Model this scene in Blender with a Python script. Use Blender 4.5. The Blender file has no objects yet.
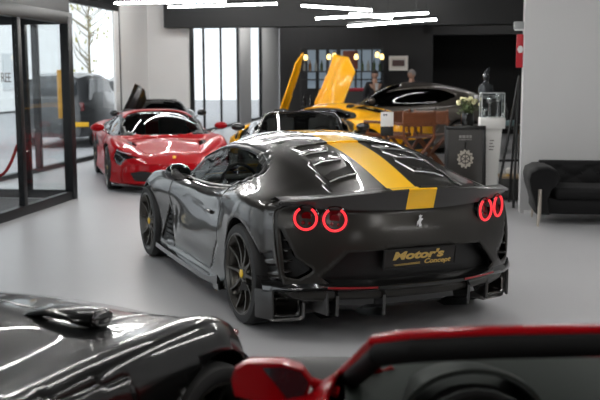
import bpy, bmesh, math, random
import numpy as np
from mathutils import Vector, Matrix, Euler
C = bpy.context.scene.collection
PI = math.pi
random.seed(7)
def R(d): return math.radians(d)
# ------------------------------------------------------------------ materials
MATS = {}
def mat(name, col=(.8,.8,.8), rough=.5, metal=0., coat=0., coat_rough=.03, emit=None, es=0., spec=.5, trans=0., ior=1.45, noise=None, bump=None, sheen=0., alpha=1.):
    if name in MATS: return MATS[name]
    m = bpy.data.materials.new(name); m.use_nodes = True
    nt = m.node_tree; b = nt.nodes['Principled BSDF']
    b.inputs['Base Color'].default_value = (*col, 1)
    b.inputs['Roughness'].default_value = rough
    b.inputs['Metallic'].default_value = metal
    b.inputs['Coat Weight'].default_value = coat
    b.inputs['Coat Roughness'].default_value = coat_rough
    b.inputs['Specular IOR Level'].default_value = spec
    b.inputs['Transmission Weight'].default_value = trans
    b.inputs['IOR'].default_value = ior
    b.inputs['Sheen Weight'].default_value = sheen
    b.inputs['Alpha'].default_value = alpha
    if emit:
        b.inputs['Emission Color'].default_value = (*emit, 1); b.inputs['Emission Strength'].default_value = es
    if noise:       # (scale, second colour, detail)
        tc = nt.nodes.new('ShaderNodeTexCoord'); n = nt.nodes.new('ShaderNodeTexNoise')
        n.inputs['Scale'].default_value = noise[0]; n.inputs['Detail'].default_value = noise[2] if len(noise) > 2 else 4
        mx = nt.nodes.new('ShaderNodeMix'); mx.data_type = 'RGBA'
        mx.inputs['A'].default_value = (*col, 1); mx.inputs['B'].default_value = (*noise[1], 1)
        nt.links.new(tc.outputs['Object'], n.inputs['Vector']); nt.links.new(n.outputs['Fac'], mx.inputs['Factor'])
        nt.links.new(mx.outputs['Result'], b.inputs['Base Color'])
    if bump:        # (scale, strength)
        tc = nt.nodes.new('ShaderNodeTexCoord'); n = nt.nodes.new('ShaderNodeTexNoise'); n.inputs['Scale'].default_value = bump[0]
        bp = nt.nodes.new('ShaderNodeBump'); bp.inputs['Strength'].default_value = bump[1]; bp.inputs['Distance'].default_value = .02
        nt.links.new(tc.outputs['Object'], n.inputs['Vector']); nt.links.new(n.outputs['Fac'], bp.inputs['Height'])
        nt.links.new(bp.outputs['Normal'], b.inputs['Normal'])
    MATS[name] = m
    return m
def glass_mat(name, tint=(1,1,1), refl=1.0, rough=0.0):
    """architectural / car glass: clear or tinted see-through pane plus a fresnel reflection"""
    if name in MATS: return MATS[name]
    m = bpy.data.materials.new(name); m.use_nodes = True
    nt = m.node_tree; nt.nodes.clear()
    o = nt.nodes.new('ShaderNodeOutputMaterial'); mix = nt.nodes.new('ShaderNodeMixShader')
    t = nt.nodes.new('ShaderNodeBsdfTransparent'); t.inputs['Color'].default_value = (*tint, 1)
    g = nt.nodes.new('ShaderNodeBsdfGlossy'); g.inputs['Roughness'].default_value = rough
    lw = nt.nodes.new('ShaderNodeLayerWeight'); lw.inputs['Blend'].default_value = .5
    pw = nt.nodes.new('ShaderNodeMath'); pw.operation = 'POWER'; pw.inputs[1].default_value = 5.; nt.links.new(lw.outputs['Facing'], pw.inputs[0])
    mu = nt.nodes.new('ShaderNodeMath'); mu.operation = 'MULTIPLY_ADD'; mu.inputs[1].default_value = .9*refl; mu.inputs[2].default_value = .04*refl
    nt.links.new(pw.outputs[0], mu.inputs[0]); nt.links.new(mu.outputs[0], mix.inputs['Fac'])
    nt.links.new(t.outputs[0], mix.inputs[1]); nt.links.new(g.outputs[0], mix.inputs[2])
    nt.links.new(mix.outputs[0], o.inputs['Surface'])
    MATS[name] = m
    return m
# ------------------------------------------------------------------ objects
def tag(o, label=None, cat=None, group=None, kind=None):
    if label: o['label'] = label
    if cat: o['category'] = cat
    if group: o['group'] = group
    if kind: o['kind'] = kind
    return o
def empty(name, loc=(0,0,0), rz=0., label=None, cat=None, group=None):
    o = bpy.data.objects.new(name, None); C.objects.link(o); o.empty_display_size = .2
    o.location = loc; o.rotation_euler = (0, 0, rz)
    return tag(o, label, cat, group)
def children(o): return [c for c in bpy.data.objects if c.parent == o]
def copy_tree(o, parent=None):
    c = o.copy(); C.objects.link(c)
    if parent: c.parent = parent; c.matrix_parent_inverse = o.matrix_parent_inverse
    for ch in children(o): copy_tree(ch, c)
    return c
def meshobj(name, V, F, m, parent=None, smooth=True, mats=None, fm=None, autosmooth=None, recalc=True):
    me = bpy.data.meshes.new(name)
    me.from_pydata([tuple(map(float, v)) for v in V], [], [tuple(map(int, f)) for f in F])
    for mm in (mats or [m]): me.materials.append(mm)
    if fm is not None:
        for p, k in zip(me.polygons, fm): p.material_index = k
    if recalc:
        bm = bmesh.new(); bm.from_mesh(me); bmesh.ops.recalc_face_normals(bm, faces=bm.faces); bm.to_mesh(me); bm.free()
    if smooth:
        for p in me.polygons: p.use_smooth = True
        if autosmooth:
            bm = bmesh.new(); bm.from_mesh(me)
            for e in bm.edges:
                if len(e.link_faces) == 2 and e.calc_face_angle(0) > R(autosmooth): e.smooth = False
            bm.to_mesh(me); bm.free()
    o = bpy.data.objects.new(name, me); C.objects.link(o)
    if parent: o.parent = parent
    return o
class MB:
    """collects shapes into ONE mesh"""
    def __init__(s): s.v = []; s.f = []; s.m = []; s.cur = 0
    def add(s, V, F, M=None):
        n = len(s.v)
        for p in V:
            p = Vector(p); s.v.append(tuple(M @ p) if M is not None else tuple(p))
        for f in F: s.f.append(tuple(i+n for i in f)); s.m.append(s.cur)
        return s
    def box(s, c, d, bev=0., rz=0., M=None, seg=2):
        bm = bmesh.new(); bmesh.ops.create_cube(bm, size=1)
        for v in bm.verts: v.co = Vector((v.co.x*d[0], v.co.y*d[1], v.co.z*d[2]))
        if bev > 0: bmesh.ops.bevel(bm, geom=list(bm.edges), offset=min(bev, .49*min(d)), segments=seg, affect='EDGES', profile=.5)
        T = Matrix.Translation(c) @ Matrix.Rotation(rz, 4, 'Z')
        if M is not None: T = M @ T
        bm.verts.index_update()
        s.add([v.co.copy() for v in bm.verts], [[v.index for v in f.verts] for f in bm.faces], T); bm.free(); return s
    def tube(s, path, r, n=8, closed=False, caps=True, M=None, flat=1.):
        P = [Vector(p) for p in path]; k = len(P)
        rr = r if hasattr(r, '__len__') else [r]*k
        V = []; F = []; up = None
        for i, p in enumerate(P):
            a = P[(i-1) % k] if (i > 0 or closed) else p; b = P[(i+1) % k] if (i < k-1 or closed) else p
            t = (b-a); t = t.normalized() if t.length > 1e-9 else Vector((0,0,1))
            if up is None:
                up = Vector((0,0,1)) if abs(t.z) < .9 else Vector((1,0,0))
            x = up.cross(t)
            if x.length < 1e-6: x = Vector((1,0,0)).cross(t)
            x.normalize(); y = t.cross(x).normalized(); up = y
            for j in range(n):
                an = 2*PI*j/n; V.append(p + x*math.cos(an)*rr[i] + y*math.sin(an)*rr[i]*flat)
        m = k if closed else k-1
        for i in range(m):
            for j in range(n):
                a = i*n+j; b = i*n+(j+1) % n; c = ((i+1) % k)*n+(j+1) % n; d = ((i+1) % k)*n+j
                F.append((a, b, c, d))
        if caps and not closed: F.append(tuple(range(n-1, -1, -1))); F.append(tuple((k-1)*n+j for j in range(n)))
        return s.add(V, F, M)
    def lathe(s, prof, n=32, M=None, a0=0., a1=2*PI):
        """prof [(radius, height)] around Z"""
        full = abs(a1-a0-2*PI) < 1e-6; V = []; F = []; m = n if full else n+1; k = len(prof)
        for i in range(m):
            an = a0+(a1-a0)*i/n
            for r, h in prof: V.append((r*math.cos(an), r*math.sin(an), h))
        for i in range(n):
            for j in range(k-1):
                a = i*k+j; b = ((i+1) % m)*k+j; F.append((a, b, b+1, a+1))
        return s.add(V, F, M)
    def prism(s, poly, h, M=None, z0=0.):
        """poly in XY extruded along Z"""
        n = len(poly); V = [(x, y, z0) for x, y in poly]+[(x, y, z0+h) for x, y in poly]
        F = [tuple(range(n-1, -1, -1)), tuple(range(n, 2*n))]+[(i, (i+1) % n, n+(i+1) % n, n+i) for i in range(n)]
        return s.add(V, F, M)
    def grid(s, P, M=None, wrap=False):
        k = len(P); m = len(P[0]); V = [q for row in P for q in row]; F = []
        for i in range(k-1):
            for j in range(m-1 if not wrap else m): F.append((i*m+j, i*m+(j+1) % m, (i+1)*m+(j+1) % m, (i+1)*m+j))
        return s.add(V, F, M)
    def ball(s, c, r, M=None, n=16, k=10):
        rx, ry, rz = r if hasattr(r, '__len__') else (r, r, r)
        P = [[(c[0]+rx*math.sin(PI*i/k)*math.cos(2*PI*j/n), c[1]+ry*math.sin(PI*i/k)*math.sin(2*PI*j/n), c[2]+rz*math.cos(PI*i/k)) for j in range(n)] for i in range(k+1)]
        return s.grid(P, M, wrap=True)
    def build(s, name, m, parent=None, smooth=True, auto=35, mats=None, weld=True):
        o = meshobj(name, s.v, s.f, m, parent, smooth, mats, s.m if mats else None, auto)
        return o
def TM(loc=(0,0,0), rot=(0,0,0)): return Matrix.Translation(loc) @ Euler(rot).to_matrix().to_4x4()
AX_X = Matrix.Rotation(PI/2, 4, 'Y')      # lathe axis Z -> X
AX_Y = Matrix.Rotation(-PI/2, 4, 'X')     # lathe axis Z -> +Y
def text_obj(name, txt, size, m, loc, rot, parent=None, extrude=.001, align='CENTER', shear=0., bold=0., sx=1.):
    cu = bpy.data.curves.new(name, 'FONT'); cu.body = txt; cu.size = size; cu.extrude = extrude; cu.align_x = align; cu.align_y = 'CENTER'; cu.shear = shear; cu.offset = bold
    ob = bpy.data.objects.new(name+'_src', cu); C.objects.link(ob)
    dg = bpy.context.evaluated_depsgraph_get(); me = bpy.data.meshes.new_from_object(ob.evaluated_get(dg))
    bpy.data.objects.remove(ob); bpy.data.curves.remove(cu)
    me.name = name; me.materials.clear(); me.materials.append(m)
    o = bpy.data.objects.new(name, me); C.objects.link(o); o.location = loc; o.rotation_euler = rot; o.scale = (sx, 1, 1)
    if parent: o.parent = parent
    return o
LED = 92.; SKY = 2.2; EXPO = 0.
# ------------------------------------------------------------------ car bodies
def herm(xs, Y, xq, tens=None):
    """cubic interpolation (monotone-limited) of rows Y at knots xs"""
    xs = np.asarray(xs, float); Y = np.asarray(Y, float); n = len(xs)
    sh = Y.shape[1:]; Y2 = Y.reshape(n, -1)
    h = np.diff(xs)[:, None]; d = np.diff(Y2, axis=0)/h
    t = np.zeros_like(Y2)
    t[0] = d[0]; t[-1] = d[-1]
    t[1:-1] = (d[:-1]*h[1:]+d[1:]*h[:-1])/(h[:-1]+h[1:])
    xq = np.asarray(xq, float); k = np.clip(np.searchsorted(xs, xq, side='right')-1, 0, n-2)
    hh = h[k]; u = ((xq-xs[k])[:, None])/hh
    r = (2*u**3-3*u**2+1)*Y2[k]+(u**3-2*u**2+u)*hh*t[k]+(-2*u**3+3*u**2)*Y2[k+1]+(u**3-u**2)*hh*t[k+1]
    return r.reshape((len(xq),)+sh)
def rows_resample(P, sub, crease):
    """P (nx, K, 3): smooth through the K row points; crease[k] in 0..1 flattens tangents"""
    nx, K, _ = P.shape
    L = np.linalg.norm(np.diff(P, axis=1), axis=2)+1e-6          # nx,K-1
    d = np.diff(P, axis=1)/L[..., None]
    tin = np.zeros_like(P); tout = np.zeros_like(P)
    tout[:, 0] = d[:, 0]; tin[:, -1] = d[:, -1]
    m = (d[:, :-1]*L[:, 1:, None]+d[:, 1:]*L[:, :-1, None])/(L[:, 1:]+L[:, :-1])[..., None]
    c = np.asarray(crease)[None, 1:-1, None]
    tin[:, 1:-1] = m*(1-c)+d[:, :-1]*c; tout[:, 1:-1] = m*(1-c)+d[:, 1:]*c
    tin[:, -1, 2] *= .0; tin[:, -1, 0] *= 0.                    # flat over the centre line
    out = []
    for k in range(K-1):
        n = sub[k]
        for q in range(n):
            u = q/n; h = L[:, k][:, None]
            out.append((2*u**3-3*u**2+1)*P[:, k]+(u**3-2*u**2+u)*h*tout[:, k]+(-2*u**3+3*u**2)*P[:, k+1]+(u**3-u**2)*h*tin[:, k+1])
    out.append(P[:, -1])
    return np.stack(out, 1)
def poly_closest(poly, P):
    """signed distance (<0 inside) and closest boundary point for P (n,2)"""
    A = np.asarray(poly, float); B = np.roll(A, -1, 0)
    best = np.full(len(P), 1e9); cp = P.copy(); ins = np.zeros(len(P), bool)
    for a, b in zip(A, B):
        ab = b-a; t = np.clip(((P-a)@ab)/(ab@ab), 0, 1); q = a+t[:, None]*ab; dd = np.linalg.norm(P-q, axis=1)
        k = dd < best; best[k] = dd[k]; cp[k] = q[k]
        c = ((a[1] > P[:, 1]) != (b[1] > P[:, 1]))
        with np.errstate(divide='ignore', invalid='ignore'):
            xi = (b[0]-a[0])*(P[:, 1]-a[1])/(b[1]-a[1])+a[0]
        ins ^= c & (P[:, 0] < xi)
    return np.where(ins, -best, best), cp
def circ_closest(cx, cz, r):
    def f(P):
        d = P-np.array([cx, cz]); n = np.linalg.norm(d, axis=1)+1e-9
        return n-r, np.array([cx, cz])+d/n[:, None]*r
    return f
class Shell:
    """vertices + faces with named pieces; pieces are cut by outlines seen along one axis"""
    def __init__(s, V, F): s.V = np.asarray(V, float); s.F = np.asarray(F, int); s.p = np.zeros(len(s.F), int); s.names = ['body']
    def cut(s, name, axes, shape, filt, src=None):
        f = shape if callable(shape) else (lambda P: poly_closest(shape, P))
        P = s.V[:, list(axes)]; sd, cp = f(P)
        cen = s.V[s.F].mean(1); ok = filt(cen)
        if src is not None: ok &= np.isin(s.p, [s.names.index(q) for q in ([src] if isinstance(src, str) else src)])
        sdc, _ = f(cen[:, list(axes)])
        ins = ok & (sdc < 0)
        if name not in s.names: s.names.append(name)
        out = ok & ~ins
        vi = np.zeros(len(s.V), bool); vo = vi.copy(); vi[s.F[ins].ravel()] = True; vo[s.F[out].ravel()] = True
        b = np.where(vi & vo)[0]
        for j, a in enumerate(axes): s.V[b, a] = cp[b, j]
        s.p[ins] = s.names.index(name)
    def piece(s, name):
        F = s.F[s.p == s.names.index(name)]; u, inv = np.unique(F.ravel(), return_inverse=True)
        return s.V[u], inv.reshape(F.shape)
    def obj(s, name, m, parent, as_name=None, thick=0., side=None, **kw):
        V, F = s.piece(name)
        if side is not None:
            k = (V[F].mean(1)[:, 1]*side) > 0; F = F[k]; u, inv = np.unique(F.ravel(), return_inverse=True); V = V[u]; F = inv.reshape(F.shape)
        if len(F) == 0: return None
        F = [tuple(dict.fromkeys(f)) for f in F.tolist()]; F = [f for f in F if len(f) > 2]
        o = meshobj(as_name or name, V, F, m, parent, recalc=False, **kw)
        if thick:
            md = o.modifiers.new('thick', 'SOLIDIFY'); md.thickness = thick; md.offset = -1
        return o
SUB = [2, 2, 4, 5, 5, 5, 5, 5, 9, 7, 9]
def make_shell(stations, ends, dx=.022, crease=None, sub=SUB, nu=40, drop=()):
    """stations: (x, 12 (y,z) rows from under the sill to the centre line, wr, wf); ends: rear/front plan and profile curves"""
    stations = sorted(stations, key=lambda t: t[0])
    xs = [t[0] for t in stations]
    P = []
    for x, rows, wr, wf in stations:
        q = []
        for y, z in rows:
            X = x
            if wr: X += wr*(ends['rear_plan'](y)+np.interp(z, *ends['rear_prof']))
            if wf: X -= wf*(ends['front_plan'](y)+np.interp(z, *ends['front_prof']))
            q.append((X, y, z))
        P.append(q)
    P = np.array(P)
    n = int((xs[-1]-xs[0])/dx)
    xq = np.linspace(xs[0], xs[-1], n)
    G = herm(xs, P, xq)
    G = rows_resample(G, sub, crease or [0]*12)
    nx, m, _ = G.shape
    full = np.concatenate([G, (G*np.array([1, -1, 1]))[:, ::-1][:, 1:]], 1)
    M = full.shape[1]; V = full.reshape(-1, 3); idx = np.arange(nx*M).reshape(nx, M)
    F = np.stack([idx[:-1, :-1], idx[1:, :-1], idx[1:, 1:], idx[:-1, 1:]], -1).reshape(-1, 4)
    body = Shell(V, F[:, ::-1] if False else F)
    caps = {}
    for which, i, sg in (('rear', 0, 1), ('front', -1, -1)):
        if which in drop: continue
        ring = G[i]; U = np.linspace(1, -1, nu*2+1)
        plan = ends[which+'_plan']
        cap = np.zeros((m, len(U), 3))
        for j in range(m):
            x, y, z = ring[j]
            for k, u in enumerate(U): cap[j, k] = (x+sg*(plan(u*y)-plan(y)), u*y, z)
        ii = np.arange(m*len(U)).reshape(m, -1)
        Fc = np.stack([ii[:-1, :-1], ii[:-1, 1:], ii[1:, 1:], ii[1:, :-1]], -1).reshape(-1, 4)
        if which == 'rear': Fc = Fc[:, ::-1]
        caps[which] = Shell(cap.reshape(-1, 3), Fc)
    return body, caps
def wheel_meshes(r, w, rim_r, spokes=10, double=False, rim_mat=None, cap_mat=None, cal_mat=None, lug=False, n=48):
    """returns list of (name, MB, mats) with the axle along +Y (outside is +Y), centre at the origin"""
    h = w/2
    t = MB(); pr = [(rim_r-.012, -h+.02), (rim_r+.004, -h+.006), (r-.05, -h), (r-.018, -h+.008), (r-.003, -h+.03), (r, -h+.06), (r, 0), (r, h-.06), (r-.003, h-.03), (r-.018, h-.008), (r-.05, h), (rim_r+.004, h-.006), (rim_r-.012, h-.02)]
    t.lathe(pr, n, AX_Y)
    rim = MB()
    rim.lathe([(rim_r-.012, -h+.02), (rim_r-.04, -h+.03), (rim_r-.045, 0), (rim_r-.035, h-.05), (rim_r-.012, h-.022), (rim_r+.002, h-.012), (rim_r+.004, h-.004), (rim_r-.006, h-.002), (rim_r-.022, h-.02)], n, AX_Y)
    rim.lathe([(0, h-.028), (.05, h-.028), (.075, h-.035), (.085, h-.06), (.07, h-.1)], 24, AX_Y)
    for k in range(spokes):
        a = 2*PI*k/spokes
        offs = [(-.5, -1.), (.5, 1.)] if double else [(0, 0)]
        for o1, o2 in offs:
            da0 = o1*.20; da1 = o2*.12
            ri, ro = .06, rim_r-.014; wi, wo = (.017, .012) if not double else (.013, .010)
            sec = []
            for q in range(6):
                u = q/5; rad = ri+(ro-ri)*u; an = a+da0*(1-u)+da1*u
                yy = h-.030+.020*u*u-.012*math.sin(PI*u); ww = wi+(wo-wi)*u
                cx, cz = rad*math.cos(an), rad*math.sin(an); tx, tz = -math.sin(an), math.cos(an)
                sec.append([(cx-tx*ww, yy-.03, cz-tz*ww), (cx-tx*ww*.7, yy, cz-tz*ww*.7), (cx+tx*ww*.7, yy, cz+tz*ww*.7), (cx+tx*ww, yy-.03, cz+tz*ww)])
            rim.grid(sec, wrap=True)
    for k in range(5):
        a = 2*PI*k/5; rim.lathe([(0, h-.024), (.008, h-.024), (.01, h-.035)], 8, Matrix.Translation((.055*math.cos(a), 0, .055*math.sin(a))) @ AX_Y)
    cap = MB(); cap.lathe([(0, h-.016), (.024, h-.017), (.032, h-.022), (.033, h-.035)], 20, AX_Y)
    disc = MB(); disc.lathe([(.09, -.015), (rim_r-.07, -.015), (rim_r-.07, .015), (.09, .015), (.09, -.015)], 36, AX_Y)
    cal = MB(); rr = rim_r-.10
    cal.lathe([(rr-.03, .02), (rr+.055, .02), (rr+.055, .055), (rr-.03, .06), (rr-.03, .02)], 10, AX_Y, R(-25), R(35))
    return [('wheel', t, M_tyre), ('rim', rim, rim_mat), ('centre_cap', cap, cap_mat), ('brake_disc', disc, M_disc), ('brake_caliper', cal, cal_mat)]
def add_wheels(car, fx, rx, fy, ry, fr, rr, fw, rw, rim_mat, cap_mat, cal_mat, spokes=10, double=False, fsteer=0., simple=False, only=None):
    protos = {}
    for key, (r, w) in (('f', (fr, fw)), ('r', (rr, rw))):
        protos[key] = [(n, b, m) for n, b, m in wheel_meshes(r, w, r-.072, spokes, double, rim_mat, cap_mat, cal_mat, n=28 if simple else 48)]
    data = {}
    for k, x, y, r, w in (('f', fx, fy, fr, fw), ('r', rx, ry, rr, rw)):
        for s in (1, -1):
            if only and (k, s) not in only: continue
            root = None
            for n, b, m in protos[k]:
                if simple and n == 'brake_disc': continue
                key = (k, n)
                if key not in data:
                    ob = b.build(n, m); data[key] = ob.data
                else:
                    ob = bpy.data.objects.new(n, data[key]); C.objects.link(ob)
                if n == 'wheel':
                    root = ob; ob.parent = car; ob.location = (x, s*(y-w/2), r); ob.rotation_euler = (0, 0, (0 if s > 0 else PI)+(fsteer if k == 'f' else 0))
                else: ob.parent = root
def liner(car, x, z, r, y0, y1):
    for s in (1, -1):
        b = MB(); b.lathe([(r, y0), (r, y1-.012)], 40, TM((x, 0, z)) @ AX_Y, R(-20), R(200)); b.lathe([(0.02, y0+.002), (r, y0+.002)], 40, TM((x, 0, z)) @ AX_Y, R(-20), R(200))
        # lathe runs around +Y with angle measured from +X towards -Z after the turn: flip to put the arch on top
        V = [(vx, s*vy, 2*z-vz) for vx, vy, vz in b.v]; b.v = V
        b.build('wheel_arch_liner', M_plastic, car)
# ------------------------------------------------------------------ shared materials
M_tyre = mat('tyre_rubber', (.012,.012,.012), .62)
M_disc = mat('brake_steel', (.25,.25,.25), .35, 1.)
M_plastic = mat('black_plastic', (.008,.008,.008), .55)
M_gloss = mat('gloss_black', (.006,.006,.006), .12, 0, 1.)
M_carbon = mat('satin_carbon', (.022,.021,.020), .33, 0, .5, .25)
M_rimdark = mat('dark_rim', (.085,.08,.072), .28, .9)
M_rimsilver = mat('silver_rim', (.55,.55,.55), .28, 1.)
M_chrome = mat('chrome', (.8,.8,.8), .08, 1.)
M_yellowcap = mat('yellow_enamel', (.85,.55,.02), .3, 0, .5)
M_carglass = glass_mat('tinted_car_glass', (.30,.32,.31), 1.3)
M_surround = mat('surround_black', (.006,.006,.006), .35, spec=.3)
M_sideglass = glass_mat('side_car_glass', (.42,.44,.42), .55)
M_darkglass = glass_mat('dark_car_glass', (.05,.055,.05), .8)
M_redlight = mat('tail_light_red', (.4,.0,.0), .3, emit=(1,.045,.06), es=1.1)
M_redlens = mat('red_lens', (.12,.002,.004), .12, 0, 1.)
M_reddim = mat('red_reflector', (.22,.006,.008), .25, 0, .6)
M_cabin = mat('cabin_leather', (.012,.012,.012), .6)
M_cream = mat('cabin_tan', (.25,.2,.12), .6)
def paint(name, col, metal=.0, rough=.3, flake=None, stripe=None, spec=.2, coat=.8):
    """lacquered car paint; stripe = (colour, y centre, half width at x=-2.2, half width at x=+.2, coat)"""
    m = mat(name, col, rough, metal, coat, .025, spec=spec)
    nt = m.node_tree; b = nt.nodes['Principled BSDF']
    if stripe and not m.get('striped'):
        m['striped'] = 1
        sc, yc, w0, w1 = stripe
        tc = nt.nodes.new('ShaderNodeTexCoord'); sx = nt.nodes.new('ShaderNodeSeparateXYZ'); nt.links.new(tc.outputs['Object'], sx.inputs[0])
        ad = nt.nodes.new('ShaderNodeMath'); ad.operation = 'SUBTRACT'; ad.inputs[1].default_value = yc; nt.links.new(sx.outputs['Y'], ad.inputs[0])
        ab = nt.nodes.new('ShaderNodeMath'); ab.operation = 'ABSOLUTE'; nt.links.new(ad.outputs[0], ab.inputs[0])
        mr = nt.nodes.new('ShaderNodeMapRange'); mr.inputs['From Min'].default_value = -2.2; mr.inputs['From Max'].default_value = .2; mr.inputs['To Min'].default_value = w0; mr.inputs['To Max'].default_value = w1
        nt.links.new(sx.outputs['X'], mr.inputs['Value'])
        lt = nt.nodes.new('ShaderNodeMath'); lt.operation = 'LESS_THAN'; nt.links.new(ab.outputs[0], lt.inputs[0]); nt.links.new(mr.outputs[0], lt.inputs[1])
        z = nt.nodes.new('ShaderNodeMath'); z.operation = 'GREATER_THAN'; z.inputs[1].default_value = .6; nt.links.new(sx.outputs['Z'], z.inputs[0])
        mu = nt.nodes.new('ShaderNodeMath'); mu.operation = 'MULTIPLY'; nt.links.new(lt.outputs[0], mu.inputs[0]); nt.links.new(z.outputs[0], mu.inputs[1])
        for sock, A, B in (('Base Color', (*col, 1), (*sc, 1)), ('Metallic', metal, 0.), ('Roughness', rough, .35)):
            mx = nt.nodes.new('ShaderNodeMix'); mx.data_type = 'RGBA' if sock == 'Base Color' else 'FLOAT'
            i = (6, 7, 2) if sock == 'Base Color' else (2, 3, 0)
            mx.inputs[i[0]].default_value = A; mx.inputs[i[1]].default_value = B
            nt.links.new(mu.outputs[0], mx.inputs[0]); nt.links.new(mx.outputs[i[2]], b.inputs[sock])
    return m
# ------------------------------------------------------------------ the dark grey coupe
GT = [
 (-2.23, [(.55,.30),(.80,.31),(.85,.35),(.88,.44),(.895,.55),(.905,.66),(.905,.76),(.885,.87),(.80,.93),(.55,.955),(.3,.965),(0,.97)], 1, 0),
 (-2.05, [(.55,.24),(.84,.26),(.885,.30),(.905,.41),(.915,.52),(.92,.64),(.925,.75),(.90,.87),(.79,.935),(.53,.968),(.29,.978),(0,.982)], .82, 0),
 (-1.90, [(.55,.16),(.86,.18),(.905,.23),(.925,.36),(.935,.49),(.945,.62),(.95,.74),(.92,.875),(.79,.942),(.53,.99),(.29,1.012),(0,1.02)], .5, 0),
 (-1.66, [(.55,.13),(.89,.14),(.935,.19),(.95,.32),(.955,.46),(.965,.60),(.975,.74),(.945,.885),(.80,.958),(.55,1.05),(.31,1.083),(0,1.095)], .12, 0),
 (-1.36, [(.55,.12),(.90,.13),(.945,.18),(.955,.31),(.96,.45),(.97,.60),(.985,.745),(.955,.895),(.81,.968),(.575,1.12),(.33,1.163),(0,1.178)], 0, 0),
 (-1.05, [(.55,.12),(.90,.13),(.95,.18),(.945,.30),(.945,.45),(.955,.60),(.97,.735),(.935,.875),(.81,.952),(.60,1.165),(.345,1.218),(0,1.238)], 0, 0),
 (-.65, [(.55,.12),(.90,.13),(.945,.17),(.93,.27),(.948,.41),(.95,.56),(.935,.71),(.90,.83),(.835,.885),(.605,1.20),(.355,1.265),(0,1.287)], 0, 0),
 (-.20, [(.55,.12),(.90,.13),(.945,.17),(.925,.27),(.948,.41),(.938,.56),(.915,.71),(.89,.805),(.84,.85),(.60,1.19),(.355,1.268),(0,1.29)], 0, 0),
 (.20, [(.55,.12),(.90,.13),(.945,.17),(.925,.27),(.945,.41),(.93,.57),(.918,.72),(.895,.81),(.835,.845),(.615,1.115),(.40,1.212),(0,1.245)], 0, 0),
 (.55, [(.55,.12),(.90,.13),(.945,.17),(.925,.28),(.94,.43),(.93,.59),(.938,.73),(.90,.825),(.80,.85),(.67,1.0),(.44,1.09),(0,1.125)], 0, 0),
 (.90, [(.55,.12),(.90,.13),(.94,.17),(.93,.29),(.93,.44),(.94,.60),(.96,.74),(.90,.845),(.76,.858),(.64,.865),(.40,.90),(0,.92)], 0, 0),
 (1.15, [(.55,.12),(.89,.13),(.94,.17),(.945,.30),(.95,.45),(.96,.60),(.97,.735),(.90,.848),(.75,.848),(.58,.815),(.34,.83),(0,.845)], 0, 0),
 (1.40, [(.55,.12),(.89,.13),(.94,.17),(.95,.30),(.955,.45),(.965,.59),(.97,.71),(.895,.825),(.74,.825),(.56,.775),(.32,.785),(0,.795)], 0, 0),
 (1.75, [(.55,.12),(.88,.13),(.93,.17),(.945,.29),(.945,.42),(.945,.54),(.94,.64),(.86,.75),(.70,.75),(.52,.71),(.30,.72),(0,.728)], .0, .15),
 (2.10, [(.55,.12),(.84,.13),(.88,.16),(.89,.26),(.89,.37),(.88,.47),(.86,.55),(.78,.63),(.64,.64),(.47,.625),(.28,.635),(0,.64)], 0, .55),
 (2.38, [(.5,.14),(.74,.15),(.78,.17),(.79,.23),(.79,.30),(.78,.37),(.76,.43),(.70,.48),(.58,.50),(.43,.505),(.25,.51),(0,.512)], 0, 1),
]
def gt_ends(rw=.36, fw=.55):
    return dict(rear_plan=lambda y: rw*(abs(y)/.95)**2.5, rear_prof=([.2,.45,.62,.76,.86,.93,1.0], [.05,.0,.0,.03,.07,.05,.04]),
                front_plan=lambda y: fw*(abs(y)/.9)**2.4, front_prof=([.1,.3,.5], [.03,0,.05]))
CREASE = [0,.4,.3,0,0,0,.15,.1,.55,.45,.1,0]
side = lambda c: np.abs(c[:, 1]) > .5
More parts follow.
